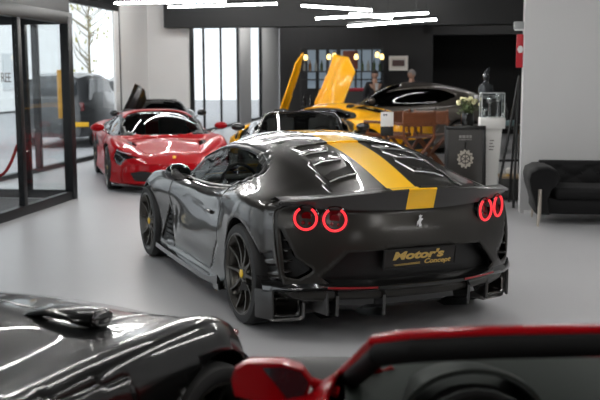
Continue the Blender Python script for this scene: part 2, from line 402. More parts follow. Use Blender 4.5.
def hero():
    car = empty('sports_car', (-.0581, 8.1327, 0), 1.9677, 'dark grey sports coupe with a yellow racing stripe and glowing red ring tail lights', 'car')
    P = paint('graphite_paint', (.028,.026,.023), .55, .3, coat=1., stripe=((1.0,.55,.002), 0., .105, .16))
    Pp = paint('graphite_plain', (.028,.026,.023), .55, .3, coat=1.)
    E = gt_ends()
    body, caps = make_shell(GT, E, .02, CREASE)
    V = body.V
    # hollow behind the front wheel along the door
    def sculpt(V):
        s = np.sign(V[:, 1]); m = np.abs(V[:, 1]) > .6
        g = np.exp(-((V[:, 0]-.62)/.20)**2-((V[:, 2]-.50)/.14)**2)*.03
        V[:, 1] -= np.where(m, s*g, 0)
        g = np.exp(-((V[:, 0]+.80)/.25)**2-((V[:, 2]-.74)/.10)**2)*.025
        V[:, 1] -= np.where(m, s*g, 0)
    sculpt(V)
    body.cut('arch', (0, 2), circ_closest(1.39, .345, .385), side)
    body.cut('arch', (0, 2), circ_closest(-1.37, .36, .405), side)
    dlo = [(.86,.885),(.66,.985),(.40,1.075),(.1,1.14),(-.25,1.175),(-.6,1.175),(-.85,1.15),(-1.06,1.09),(-1.12,1.05),(-.98,1.0),(-.72,.915),(-.2,.878),(.4,.868)]
    up = lambda c: (np.abs(c[:, 1]) > .5) & (c[:, 2] > .84)
    frame = [(x*1.0, z) for x, z in [(1.0,.868),(.66,1.02),(.40,1.105),(.1,1.165),(-.25,1.198),(-.6,1.20),(-.9,1.175),(-1.12,1.11),(-1.20,1.05),(-1.02,.975),(-.72,.895),(-.2,.86),(.4,.852)]]
    body.cut('window_surround', (0, 2), frame, up)
    body.cut('side_window', (0, 2), dlo, up, 'window_surround')
    ws = [(.93,.0),(.90,.35),(.78,.62),(.45,.62),(.02,.5),(-.02,.3),(-.03,0),(-.02,-.3),(.02,-.5),(.45,-.62),(.78,-.62),(.90,-.35)]
    body.cut('windshield', (0, 1), ws, lambda c: c[:, 2] > .86, 'body')
    door = [(.62,.80),(.70,.45),(.55,.24),(-.55,.24),(-.80,.5),(-.78,.86),(-.74,.90),(.2,.86),(.62,.85)]
    body.cut('door', (0, 2), door, side, 'body')
    hood = [(2.2,.0),(2.05,.45),(1.6,.6),(1.0,.66),(.97,.4),(1.0,0),(.97,-.4),(1.0,-.66),(1.6,-.6),(2.05,-.45)]
    body.cut('hood', (0, 1), hood, lambda c: c[:, 2] > .5, 'body')
    body.cut('fender_vent', (0, 2), [(.72,.59),(.985,.25),(.55,.30)], side, 'body')
    for k in range(3):
        x, z = -1.70-.04*k, .545-.082*k
        body.cut('bumper_slot', (0, 2), [(x+.02,z+.02),(x-.17,z+.055),(x-.17,z+.022),(x+.03,z-.028)], side, 'body')
    # the quad-cut outline of the deck louvre panel
    deck = [(-1.02,.40),(-1.93,.50),(-1.98,0),(-1.93,-.50),(-1.02,-.40),(-1.0,0)]
    body.cut('rear_deck', (0, 1), deck, lambda c: c[:, 2] > .93, 'body')
    body.obj('body', P, car, thick=.012)
    for s in (1, -1):
        d = body.obj('door', Pp, car, thick=.012, side=s)
        hb = MB(); hb.box((-.52, s*.945, .70), (.16, .02, .028), .008); hb.build('door_handle', Pp, d)
        body.obj('window_surround', M_surround, car, thick=.01, side=s); body.obj('side_window', M_sideglass, car, side=s)
        fv = body.obj('fender_vent', mat('recess_black', (.004,.004,.004), .4), car, side=s)
        b = MB()
        for q in range(5): b.box((.765-.004*q, s*.925, .50-.045*q), (.04+.06*q, .03, .012), .004)
        b.build('vent_slat', M_plastic, fv)
        body.obj('bumper_slot', mat('recess_black', (.004,.004,.004), .4), car, side=s)
    body.obj('hood', P, car, thick=.01); body.obj('windshield', M_carglass, car)
    body.obj('rear_deck', P, car)
    # vortex blades on the rear deck, three a side
    def deckz(x, y):
        k = np.argmin((V[:, 0]-x)**2+(V[:, 1]-y)**2+np.where(V[:, 2] < .9, 9, 0)); return V[k, 2]
    for s in (1, -1):
        for (xa, ya, xb, yb, xc, yc) in ((-1.12, .19, -1.24, .24, -1.24, .46), (-1.30, .19, -1.45, .23, -1.45, .45), (-1.50, .19, -1.71, .23, -1.74, .45)):
            b = MB(); pts = [(xa, ya), (xb, yb)]+[(xb+(xc-xb)*u, yb+(yc-yb)*u) for u in (.33, .66, 1)]
            sec = []
            for i, (x, y) in enumerate(pts):
                y *= s; z = deckz(x, y); h = .016 if 0 < i < 4 else .006
                sec.append([(x+.16, y, deckz(x+.16, y)-.004), (x+.02, y, z+h+.008), (x, y, z+h+.007), (x-.012, y, z+h-.006), (x-.014, y, z-.01)])
            b.grid(sec); vb = b.build('vortex_blade', Pp, car, auto=30)
            b = MB(); b.tube([Vector(q[3])+Vector((-.004, 0, .002)) for q in sec], .0055, 6); b.build('blade_edge', M_rimsilver, vb)  # silver tube stands in for lamp light glinting along the blade
    # rear bumper skin
    rear = caps['rear']
    plate_poly = [(.50,.615),(.66,.445),(.60,.40),(-.60,.40),(-.66,.445),(-.50,.615),(0,.64)]
    yes = lambda c: c[:, 0] > -9
    rear.cut('recess', (1, 2), plate_poly, yes)
    for s in (1, -1):
        rear.cut('corner_vent', (1, 2), [(s*.875,.76),(s*.865,.45),(s*.79,.43),(s*.70,.50),(s*.80,.58)], yes, 'body')
    rear.obj('body', paint('graphite_satin', (.028,.026,.023), .5, .36, coat=.35), car, 'rear_bumper', thick=.012)
    MATS['graphite_satin'].node_tree.nodes['Principled BSDF'].inputs['Coat Roughness'].default_value = .18
    Vr, Fr = rear.piece('recess'); Vr = Vr.copy(); Vr[:, 0] += .07
    rec = meshobj('plate_recess', Vr, Fr, mat('recess_black', (.004,.004,.004), .4), car, recalc=False)
    b = MB(); edge = [(y, z) for y, z in plate_poly]; pl = E['rear_plan']
    xr = lambda y, z: -2.23+pl(y)+float(np.interp(z, *E['rear_prof']))
    n = len(edge); pts = []
    for i in range(n):
        y0, z0 = edge[i]; y1, z1 = edge[(i+1) % n]
        for q in range(8): pts.append((y0+(y1-y0)*q/8, z0+(z1-z0)*q/8))
    b.grid([[(xr(y, z)-.002, y, z), (xr(y, z)+.075, y, z)] for y, z in pts+pts[:1]]); b.build('recess_rim', M_gloss, rec)
    for s in (1, -1):
        Vv, Fv = rear.piece('corner_vent'); k = Vv[Fv].mean(1)[:, 1]*s > 0
        Vv = Vv.copy(); Vv[:, 0] += .05; Fs = Fv[k]; u, inv = np.unique(Fs.ravel(), return_inverse=True)
        cv = meshobj('corner_vent', Vv[u], inv.reshape(Fs.shape), M_plastic, car, recalc=False)
        b = MB()
        for q, z in enumerate((.48, .55, .62, .69)): b.box((xr(.86, z)+.045, s*.835, z), (.09, .11-.012*q, .012), .004, rz=s*.5)
        b.build('vent_fin', M_carbon, cv)
    # ducktail with the stripe carried over it
    def spoiler(name, ys, m, grow=0.):
        b = MB(); sec = []
        for y in ys:
            u = abs(y)/.88; p = pl(y)*(1+.0*u); zt = 1.025-.075*u**2; zb = .882+.035*u**2; f = max(0., (u-.9)/.1) if u > .9 else 0.
            q = [(-1.90+p*.6, .985-.05*u*u), (-2.03+p, .985-.055*u*u), (-2.14+p, (zt+.985)/2), (-2.243+p, zt), (-2.252+p, zt-.008), (-2.245+p, zt-.02), (-2.21+p, zb+.02), (-2.205+p, zb), (-2.12+p, zb-.005)]
            sec.append([(x-grow if i < 8 else x, y, z+grow) for i, (x, z) in enumerate(q)])
        b.grid(sec); return b.build(name, m, car, auto=28)
    sp = spoiler('rear_spoiler', np.linspace(-.885, .885, 61), M_carbon)
    st = spoiler('spoiler_stripe', np.linspace(-.105, .105, 9), mat('stripe_yellow', (1.0,.55,.002), .35, 0, .6), .002)
    tag(st, 'yellow stripe over the rear spoiler'); st.parent = sp
    # tail lights
    for s in (1, -1):
        for yy, zz in ((.573, .832), (.738, .838)):
            dpl = .36*2.5/.95*(yy/.95)**1.5; an = math.atan(dpl)*s
            T = Matrix.Translation((xr(yy, zz)-.034, s*yy, zz)) @ Matrix.Rotation(PI-an*1.0, 4, 'Z')   # local +X points backwards
            b = MB(); b.lathe([(.0, -.035), (.06, -.03), (.078, .0), (.086, .010), (.091, .006), (.091, -.06)], 32, T @ AX_X)
            tl = b.build('tail_light', M_gloss, car)
            b = MB(); arc = [(.016, .073*math.cos(t), .073*math.sin(t)) for t in np.linspace(R(122), R(418), 40)]
            b.tube(arc, .0085, 8, M=T); b.build('light_ring', M_redlight, tl)
            b = MB(); b.lathe([(0, -.012), (.03, -.012), (.04, -.022), (.06, -.028)], 24, T @ AX_X); b.ball((-.005, -.02, -.03), .014, T); b.ball((-.005, .022, -.035), .012, T)
            b.build('light_lens', M_redlens, tl)
    # maker's emblem: a small rearing shape in chrome, flat on the tail
    em = [(-.004,-.045),(.006,-.046),(.010,-.02),(.020,-.006),(.024,-.022),(.032,-.02),(.030,.004),(.016,.016),(.012,.028),(.018,.04),(.006,.046),(-.004,.040),(-.014,.044),(-.012,.036),(-.004,.03),(-.010,.022),(-.022,.024),(-.024,.016),(-.010,.010),(-.006,-.004),(-.016,-.014),(-.014,-.026),(-.006,-.024)]
    b = MB(); b.prism([(-y, z) for y, z in em], .006); e = b.build('emblem', M_chrome, car, smooth=False)
    e.matrix_local = Matrix.Translation((xr(0, .79)-.022, 0, .795)) @ Matrix.Rotation(R(-9), 4, 'Y') @ Matrix.Diagonal((1, .8, 1.15, 1)) @ Matrix(((0,0,-1,0),(-1,0,0,0),(0,1,0,0),(0,0,0,1))) 
    # number plate
    X = xr(0, .55)+.0
    T = Matrix.Translation((X+.012, -.0, .56)) @ Matrix.Rotation(R(-9), 4, 'Y')
    b = MB(); b.box((0, 0, 0), (.012, .53, .122), .004, M=T); npl = b.build('number_plate', mat('plate_black', (.012,.010,.009), .35), car)
    b = MB(); 
    for c, d in (((0, 0, .064), (.02, .55, .01)), ((0, 0, -.064), (.02, .55, .01)), ((0, .27, 0), (.02, .012, .137)), ((0, -.27, 0), (.02, .012, .137))): b.box(c, d, .003, M=T)
    b.build('plate_frame', M_plastic, npl)
    gold = mat('gold_lettering', (.62,.42,.13), .35, .7, emit=(.6,.4,.12), es=.0)
    base = T @ Matrix(((0,0,-1,-.0075),(-1,0,0,0),(0,1,0,0),(0,0,0,1)))
    for nm, tx, sz, lx, lz, bo in (('plate_lettering', "Motor's", .074, -.02, .020, .0032), ('plate_lettering', 'Concept', .046, .130, -.030, .0012)):
        t = text_obj(nm, tx, sz, gold, (0,0,0), (0,0,0), None, .001, shear=.2, bold=bo); t.parent = npl
        t.matrix_local = base @ Matrix.Translation((lx, lz, 0)) @ Matrix.Diagonal((1.62 if tx[0] == 'M' else 1.25, 1, 1, 1))
    b = MB(); b.prism([(-.20,-.036),(.0,-.030),(.0,-.034),(-.20,-.0385)], .001, M=base); b.prism([(-.19,-.043),(.0,-.038),(.0,-.042),(-.19,-.0455)], .001, M=base); b.build('plate_lettering', gold, npl, smooth=False)
    # diffuser
    b = MB(); sec = []
    for y in np.linspace(-.985, .985, 49):
        p = .41*(abs(y)/.97)**2.6; x0 = -2.255+p
        k = .34*min(1, max(0, (abs(y)-.60)/.08)); lo = .03*min(1, max(0, (abs(y)-.60)/.3))
        sec.append([(x0+.10, y, .425), (x0+.01, y, .41), (x0-.02, y, .395-lo), (x0-.022, y, .375-lo), (x0+.02, y, .355-lo), (x0+.06+k, y, .32), (x0+.10+k, y, .25), (x0+.20+k, y, .20), (x0+.75+k*.5, y, .13)])
    b.grid(sec); dif = b.build('rear_diffuser', M_gloss, car, auto=30)
    for y in (.57, .27, -.40):
        p = .41*(abs(y)/.97)**2.6
        b = MB(); b.prism([(-2.20+p,.37),(-2.245+p,.33),(-2.235+p,.19),(-1.9,.12),(-1.7,.13),(-1.9,.3)], .022, TM((0, y+.011, 0), (PI/2, 0, 0))); b.build('diffuser_fin', M_gloss, dif, auto=20)
    for s in (1, -1):
        b = MB()
        b.box((-1.83, s*.965, .245), (.16, .024, .20), .01, rz=s*.5); b.build('diffuser_end_plate', M_carbon, dif)
        b = MB(); b.box((-1.98, s*.64, .27), (.24, .02, .16), .006, rz=s*.2); b.build('diffuser_fin', M_carbon, dif)
        # exhaust pipe
        T = Matrix.Translation((-1.78, s*.80, .225)) @ Matrix.Rotation(s*-.25, 4, 'Z')
        def rrect(w, h, r, x):
            o = []
            for cx, cz, a0 in ((w-r, h-r, 0), (-w+r, h-r, 90), (-w+r, -h+r, 180), (w-r, -h+r, 270)):
                for q in range(6): a = R(a0+18*q); o.append((x, cx+r*math.cos(a), cz+r*math.sin(a)))
            return o
        b = MB(); b.grid([rrect(.128,.105,.04,.2), rrect(.128,.105,.04,-.09), rrect(.120,.098,.035,-.10), rrect(.105,.083,.03,-.09), rrect(.100,.078,.03,.05)], M=T, wrap=True)
        ex = b.build('exhaust_surround', mat('exhaust_trim', (.22,.215,.21), .3, .9), car)
        b = MB(); b.grid([rrect(.088,.066,.025,.1), rrect(.088,.066,.025,-.115), rrect(.082,.060,.025,-.12), rrect(.074,.052,.02,-.11), rrect(.072,.050,.02,.06)], M=T, wrap=True)
        b.build('exhaust_pipe', mat('exhaust_metal', (.30,.29,.28), .25, 1.), ex)
        b = MB(); b.box((.04, 0, 0), (.004, .17, .13), M=T); b.build('exhaust_baffle', M_plastic, ex)
        b = MB(); sec = []
        for y in np.linspace(.33, .64, 8):
            x0 = -2.255+.41*(y/.97)**2.6-.026; sec.append([(x0, s*y, .397), (x0, s*y, .383)])
        b.grid(sec); tag(b.build('reflector', M_reddim, dif), 'red reflector strip')
        # sill blade
        b = MB(); sec = []
        for x in np.linspace(-.90, 1.0, 30):
            k = max(0, (-.55-x)/.35); w = 1.0+.015*math.sin(PI*(x+.9)/1.9)
            sec.append([(x, s*.90, .20), (x, s*(w-.03), .215+.0*k), (x, s*w, .205+.06*k*k), (x, s*(w+.004), .165+.03*k*k), (x, s*(w-.03), .150), (x, s*.90, .14)])
        b.grid(sec); b.prism([(-.93,.15),(-.80,.14),(-.78,.21),(-.90,.235)], .02, TM((0, s*1.0, 0), (PI/2, 0, 0))); b.build('side_skirt', M_gloss, car, auto=40)
        # door mirror
        b = MB()
        b.ball((.22, s*.985, .94), (.085, .115, .075), n=20, k=12); mi = b.build('door_mirror', M_gloss, car)
        b = MB(); b.tube([(.30, s*.82, .855), (.28, s*.89, .88), (.25, s*.94, .915)], [.025, .018, .022], 8, flat=.6); b.build('mirror_stalk', M_gloss, mi)
        b = MB(); b.lathe([(0, -.002), (.06, 0)], 20, TM((.134, s*.985, .94)) @ AX_X @ Matrix.Diagonal((.9, 1.4, 1, 1))); b.build('mirror_glass', M_chrome, mi)
    # silver lines standing in for light caught on the deck panel edges; the filler flap on the left haunch
    for s in (1, -1):
        b = MB(); pts = [(x, s*(.455+.05*u), deckz(x, s*(.455+.05*u))+.004) for u in np.linspace(0, 1, 14) for x in [-1.04-.88*u]]; b.tube(pts, .0065, 6); b.build('deck_seam', M_rimsilver, car)
    b = MB(); b.tube([(-1.57+.12*math.cos(t)+.0*t, .735+.05*math.sin(t), deckz(-1.57+.12*math.cos(t), .735+.05*math.sin(t))+.002) for t in np.linspace(0, 2*PI, 25)[:-1]], .006, 6, closed=True); b.build('filler_flap', M_rimsilver, car)
    # front bumper
    fr = caps['front']; fr.cut('grille', (1, 2), [(.55,.20),(.62,.36),(.3,.42),(-.3,.42),(-.62,.36),(-.55,.20)], yes)
    fr.obj('body', Pp, car, 'front_bumper', thick=.01); fr.obj('grille', M_plastic, car)
    # cabin
    b = MB(); b.box((-.1, 0, .28), (2.4, 1.5, .3), .05); b.box((.72, 0, .74), (.36, 1.42, .2), .06); b.box((-1.0, 0, .7), (.2, 1.3, .5), .05); b.build('cabin_tub', M_cabin, car)
    for s in (1, -1):
        b = MB(); b.box((-.30, s*.37, .45), (.5, .5, .18), .06); b.box((0, 0, .33), (.16, .5, .68), .06, M=TM((-.58, s*.37, .45), (0, R(-18), 0))); b.box((0, 0, .74), (.12, .26, .2), .05, M=TM((-.58, s*.37, .45), (0, R(-18), 0)))
        seat = b.build('seat', M_cabin, car)
        b = MB(); b.box((.085, 0, .36), (.02, .16, .5), .01, M=TM((-.58, s*.37, .45), (0, R(-18), 0))); b.build('seat_stripe', M_yellowcap, seat)
    b = MB(); b.tube([(.36+.05*math.sin(t), .37+.17*math.cos(t), .80+.17*math.sin(t)) for t in np.linspace(0, 2*PI, 25)[:-1]], .016, 8, closed=True); b.tube([(.37, .37-.16, .8), (.37, .37+.16, .8)], .018, 8); b.build('steering_wheel', M_cabin, car)
    add_wheels(car, 1.39, -1.37, .995, .992, .35, .362, .27, .31, M_rimdark, M_yellowcap, mat('caliper_dark', (.03,.03,.03), .4), 10, False)
    liner(car, 1.39, .345, .40, .56, .955); liner(car, -1.37, .36, .42, .55, .96)
    return car
# ------------------------------------------------------------------ low mid-engined cars
MID = [
 (-2.20, [(.55,.28),(.78,.29),(.83,.33),(.86,.42),(.87,.53),(.88,.64),(.88,.74),(.85,.84),(.74,.885),(.50,.89),(.28,.89),(0,.89)], 1, 0),
 (-1.90, [(.55,.16),(.86,.17),(.91,.22),(.93,.34),(.935,.47),(.945,.60),(.95,.72),(.92,.86),(.78,.92),(.52,.925),(.3,.93),(0,.932)], .5, 0),
 (-1.30, [(.55,.12),(.90,.13),(.95,.18),(.96,.31),(.965,.45),(.975,.60),(.98,.74),(.95,.88),(.79,.945),(.53,1.0),(.31,1.02),(0,1.03)], 0, 0),
 (-.75, [(.55,.12),(.90,.13),(.95,.17),(.94,.29),(.94,.44),(.95,.59),(.955,.73),(.92,.85),(.80,.90),(.56,1.08),(.33,1.12),(0,1.135)], 0, 0),
 (-.10, [(.55,.12),(.90,.13),(.95,.17),(.92,.28),(.905,.43),(.90,.58),(.93,.71),(.90,.79),(.835,.83),(.57,1.12),(.35,1.17),(0,1.187)], 0, 0),
 (.32, [(.55,.12),(.90,.13),(.95,.17),(.92,.28),(.905,.43),(.90,.58),(.93,.71),(.89,.785),(.83,.815),(.60,1.05),(.40,1.115),(0,1.14)], 0, 0),
 (.85, [(.55,.12),(.90,.13),(.94,.17),(.93,.29),(.93,.43),(.94,.57),(.95,.69),(.91,.785),(.78,.805),(.66,.84),(.42,.895),(0,.925)], 0, 0),
 (1.05, [(.55,.12),(.90,.13),(.94,.17),(.945,.29),(.95,.43),(.96,.57),(.965,.69),(.915,.795),(.765,.79),(.60,.745),(.34,.765),(0,.785)], 0, 0),
 (1.35, [(.55,.12),(.89,.13),(.94,.17),(.95,.29),(.955,.43),(.965,.56),(.965,.67),(.905,.775),(.75,.765),(.55,.70),(.31,.705),(0,.715)], 0, 0),
 (1.70, [(.55,.12),(.88,.13),(.93,.16),(.945,.27),(.945,.39),(.94,.50),(.93,.59),(.86,.685),(.70,.68),(.51,.63),(.29,.63),(0,.64)], 0, .15),
 (2.05, [(.55,.12),(.84,.13),(.88,.15),(.89,.24),(.89,.33),(.88,.42),(.86,.49),(.78,.56),(.63,.565),(.46,.55),(.27,.55),(0,.555)], 0, .55),
 (2.32, [(.5,.14),(.73,.15),(.77,.17),(.78,.22),(.78,.27),(.77,.33),(.75,.38),(.69,.42),(.57,.435),(.42,.44),(.25,.44),(0,.445)], 0, 1),
]
def shx(poly, d): return [(x+d, y) for x, y in poly]
def mid_car(name, label, loc, yaw, P, roof=True, glass=None, dx=.03, rim=None, cap=None, cal=None, simple=True, cat='car', lights=True, doors_open=None, fw=.6, zmap=None, wheel_only=None, st=None, half=None, mirrors=True, cab=0.):
    car = empty(name, loc, yaw, label, cat)
    E = gt_ends(.30, fw); G = []
    for x, rows, a, b in (st or MID):
        if cab and -1.4 < x < .9: x += cab*(.64 if x < -1 else 1.)
        G.append((x, [(y, zmap(x, y, z) if zmap else z) for y, z in rows], a, b))
    body, caps = make_shell(G, E, dx, CREASE, [2,2,3,4,4,4,4,4,7,6,8], 26)
    V = body.V; s_ = np.sign(V[:, 1]); m = np.abs(V[:, 1]) > .6
    V[:, 1] -= np.where(m, s_*np.exp(-((V[:, 0]+.25)/.6)**2-((V[:, 2]-.55)/.13)**2)*.06, 0)
    glass = glass or M_carglass
    body.cut('arch', (0, 2), circ_closest(1.30, .34, .385), side); body.cut('arch', (0, 2), circ_closest(-1.30, .35, .40), side)
    up = lambda c: (np.abs(c[:, 1]) > .45) & (c[:, 2] > .79)
    if roof:
        body.cut('window_surround', (0, 2), shx([(1.0,.80),(.70,.93),(.33,1.06),(-.1,1.115),(-.5,1.10),(-.88,1.02),(-1.0,.93),(-.6,.855),(.3,.81)], cab), up)
        body.cut('side_window', (0, 2), shx([(.88,.82),(.66,.91),(.30,1.03),(-.1,1.085),(-.46,1.07),(-.8,.99),(-.84,.93),(-.55,.875),(.3,.83)], cab), up, 'window_surround')
        body.cut('windshield', (0, 1), shx([(1.02,0),(.98,.35),(.86,.66),(.55,.64),(.16,.50),(.10,.3),(.09,0),(.10,-.3),(.16,-.50),(.55,-.64),(.86,-.66),(.98,-.35)], cab), lambda c: c[:, 2] > .74, 'body')
        body.cut('rear_window', (0, 1), shx([(-.75,.40),(-1.55,.36),(-1.6,0),(-1.55,-.36),(-.75,-.40)], cab*.8), lambda c: c[:, 2] > .8, 'body')
    else:
        body.cut('cockpit', (0, 1), [(1.0,.0),(.96,.4),(.80,.70),(.3,.80),(-.5,.80),(-.62,.7),(-.66,.0),(-.62,-.7),(-.5,-.80),(.3,-.80),(.80,-.70),(.96,-.4)], lambda c: c[:, 2] > .75)
    body.cut('door', (0, 2), [(.80,.78),(.84,.5),(.70,.26),(-.40,.26),(-.62,.5),(-.60,.83),(-.2,.80),(.3,.80)], side, 'body')
    body.cut('hood', (0, 1), [(2.0,.0),(1.9,.42),(1.5,.56),(1.06,.62),(1.08,.3),(1.09,0),(1.08,-.3),(1.06,-.62),(1.5,-.56),(1.9,-.42)], lambda c: c[:, 2] > .45, 'body')
    if lights:
        for s in (1, -1):
            body.cut('headlight', (0, 1), [(2.0,s*.50),(1.86,s*.80),(1.70,s*.875),(1.68,s*.82),(1.86,s*.67)], lambda c: (c[:, 2] > .42) & (c[:, 1]*s > 0), ['body', 'hood'])
    body.cut('intake', (0, 2), [(-.62,.70),(-.95,.76),(-1.0,.58),(-.78,.50)], side, 'body')
    body.obj('body', P, car, thick=.012); body.obj('hood', P, car, thick=.01)
    for s in (1, -1):
        d = body.obj('door', P, car, thick=.02, side=s)
        body.obj('intake', M_plastic, car, side=s)
        if roof:
            body.obj('window_surround', M_surround, car, thick=.008, side=s); body.obj('side_window', glass, car, side=s)
        if lights:
            h = body.obj('headlight', M_gloss, car, side=s)
            if h:
                b = MB(); b.tube([(1.74, s*.83, .640), (1.84, s*.75, .612), (1.93, s*.63, .588)], .006, 6); b.build('light_strip', mat('lamp_glass', (.7,.72,.75), .15, .3, .5), h)
        if mirrors:
            b = MB(); b.ball((.56, s*1.03, .93), (.07, .115, .065), n=16, k=10); mi = b.build('door_mirror', P, car)
            b = MB(); b.tube([(.62, s*.84, .82), (.60, s*.92, .87), (.57, s*.97, .91)], [.022, .016, .02], 8, flat=.6); b.build('mirror_stalk', M_gloss, mi)
            b = MB(); b.lathe([(0, -.002), (.052, 0)], 18, TM((.488, s*1.03, .93)) @ AX_X @ Matrix.Diagonal((.9, 1.6, 1, 1))); b.build('mirror_glass', M_chrome, mi)
        if doors_open:
            mo = doors_open(s)
            if mo is not None: d.matrix_local = mo
    if roof:
        body.obj('windshield', glass, car); body.obj('rear_window', M_darkglass, car)
    yes = lambda c: c[:, 0] > -9
    fr = caps['front']
    fr.cut('grille', (1, 2), [(.60,.19),(.66,.31),(.50,.345),(.2,.31),(-.2,.31),(-.50,.345),(-.66,.31),(-.60,.19)], yes); fr.obj('body', P, car, 'front_bumper', thick=.01); g = fr.obj('grille', M_plastic, car)
    b = MB(); sec = []
    for y in np.linspace(-.92, .92, 31):
        x0 = 2.33-fw*(abs(y)/.9)**2.4; sec.append([(x0-.25, y, .10), (x0+.01, y, .105), (x0+.015, y, .125), (x0-.03, y, .145)])
    b.grid(sec); b.build('front_splitter', M_gloss, car)
    re = caps['rear']; re.cut('grille', (1, 2), [(.70,.32),(.74,.52),(-.74,.52),(-.70,.32)], yes); re.obj('body', P, car, 'rear_bumper', thick=.01); re.obj('grille', M_plastic, car, 'rear_grille')
    for s in (1, -1):
        b = MB(); b.lathe([(0, 0), (.075, .0), (.085, -.02)], 20, TM((-2.04+.0, s*.66, .70)) @ Matrix.Rotation(-PI/2, 4, 'Y')); b.build('tail_light', M_redlens, car)
    b = MB(); b.box((-.05, 0, .28), (2.3, 1.5, .3), .05); b.build('cabin_tub', M_cabin, car)
    b = MB(); b.box((.74+cab, 0, .70), (.40, 1.42, .22), .08); b.build('dashboard', M_cabin, car)
    for s in (1, -1):
        M = TM((-.40, s*.37, .40), (0, R(-20), 0))
        b = MB(); b.box((-.12, s*.37, .44), (.5, .5, .18), .06); b.box((0, 0, .33), (.16, .5, .66), .06, M=M); b.box((0, 0, .73), (.12, .27, .2), .05, M=M); b.build('seat', M_cabin, car)
    b = MB(); b.tube([(.34+.06*math.sin(t), .37+.17*math.cos(t), .77+.165*math.sin(t)) for t in np.linspace(0, 2*PI, 25)[:-1]], .016, 8, closed=True); b.box((.36, .37, .77), (.04, .1, .08), .01); b.tube([(.35, .22, .77), (.35, .52, .77)], .014, 6); b.build('steering_wheel', M_cabin, car)
    add_wheels(car, 1.30, -1.30, .965, .975, .34, .352, .26, .31, rim or M_rimdark, cap or M_yellowcap, cal or mat('caliper_yellow', (.8,.5,.03), .4), 10, False, simple=simple, only=wheel_only)
    liner(car, 1.30, .34, .40, .56, .955); liner(car, -1.30, .35, .415, .55, .965)
    return car, body, E
def open_windscreen(car, frame_mat, glass, r=.03, xh=.30, yh=.56, zh=1.135, xb=.95, yb=.70, zb=.80, header=None):
    path = []
    for s in (1, -1):
        leg = [Vector((xb, s*yb, zb)), Vector((xb-.22, s*(yb-.035), zb+.115)), Vector((xb-.45, s*(yb-.08), zb+.245)), Vector((xh+.06, s*(yh+.015), zh-.025)), Vector((xh, s*(yh-.06), zh+.003))]
        path += leg if s > 0 else [Vector((xh, yh*.6, zh+.012)), Vector((xh, 0, zh+.018)), Vector((xh, -yh*.6, zh+.012))]+leg[::-1]
    b = MB(); b.tube(path, r, 10, flat=.75); f = b.build('windshield_frame', frame_mat, car)
    b = MB(); sec = []
    for i in range(9):
        u = i/8; x = xb+(xh-xb)*u; hw = yb+(yh-yb)*u-.02; z = zb+(zh-zb)*(u**.9)
        sec.append([(x+.10*(1-u)*(1-(t)**2), hw*t, z+.03*(1-t*t)) for t in np.linspace(-1, 1, 15)])
    b.grid(sec); b.build('windshield', glass, car)
    return f, path
def red_coupe():
    P = paint('racing_red', (.30,.001,.004), 0, .35, coat=.42, spec=.06)
    car, body, E = mid_car('sports_car', 'red mid-engined sports coupe parked nose-on by the left windows', (-2.49, 16.1, 0), R(-74), P, cap=M_yellowcap, rim=M_rimdark, dx=.025)
    b = MB(); b.box((2.12, 0, .535), (.02, .05, .06), .008); tag(b.build('emblem', M_yellowcap, car), 'small yellow nose emblem')
    return car
def black_spider():
    P = paint('black_paint', (.008,.008,.008), .2, .3)
    car, body, E = mid_car('sports_car', 'black open-top sports car with a bare windshield frame behind the grey coupe', (.02, 15.9, 0), R(-91), P, roof=False)
    open_windscreen(car, M_gloss, M_carglass, .035)
    b = MB(); b.tube([(-.55, .62, .86), (-.62, .5, 1.05), (-.64, .2, 1.07), (-.64, -.2, 1.07), (-.62, -.5, 1.05), (-.55, -.62, .86)], .05, 8); b.build('roll_hoop', M_gloss, car)
    return car
def yellow_car():
    P = paint('sun_yellow', (1.0,.47,.001), 0, .35)
    loc = Vector((.62, 19.6, 0)); yaw = R(152)
    W = Matrix.Translation(loc) @ Matrix.Rotation(yaw, 4, 'Z')
    def opened(s):
        # the door swings up about its front corner: its rear edge points up, its upper edge forward
        hinge = Vector((.78, s*.93, .62))
        if s > 0: U = Vector((.33, .05, .94)).normalized(); F = Vector((.12, .99, .0))
        else: U = Vector((.36, .10, .92)).normalized(); F = Vector((-.80, .55, .28))
        F = (F-U*F.dot(U)).normalized(); N = U.cross(F)          # columns for car axes (-x, z) -> (U, F)
        Rw = Matrix((( -U.x, 0, F.x), (-U.y, 0, F.y), (-U.z, 0, F.z)))
        yv = Vector(F).cross(Vector((-U.x, -U.y, -U.z)))
        Rw = Matrix(((-U.x, yv.x, F.x), (-U.y, yv.y, F.y), (-U.z, yv.z, F.z))).to_4x4()
        return W.inverted() @ Matrix.Translation(W @ hinge) @ Rw @ Matrix.Diagonal((1.22, 1, 1.2, 1)) @ Matrix.Translation(-hinge)
    car, body, E = mid_car('sports_car', 'bright yellow sports car with both scissor doors swung up', loc, yaw, P, doors_open=opened, glass=M_darkglass)
    return car
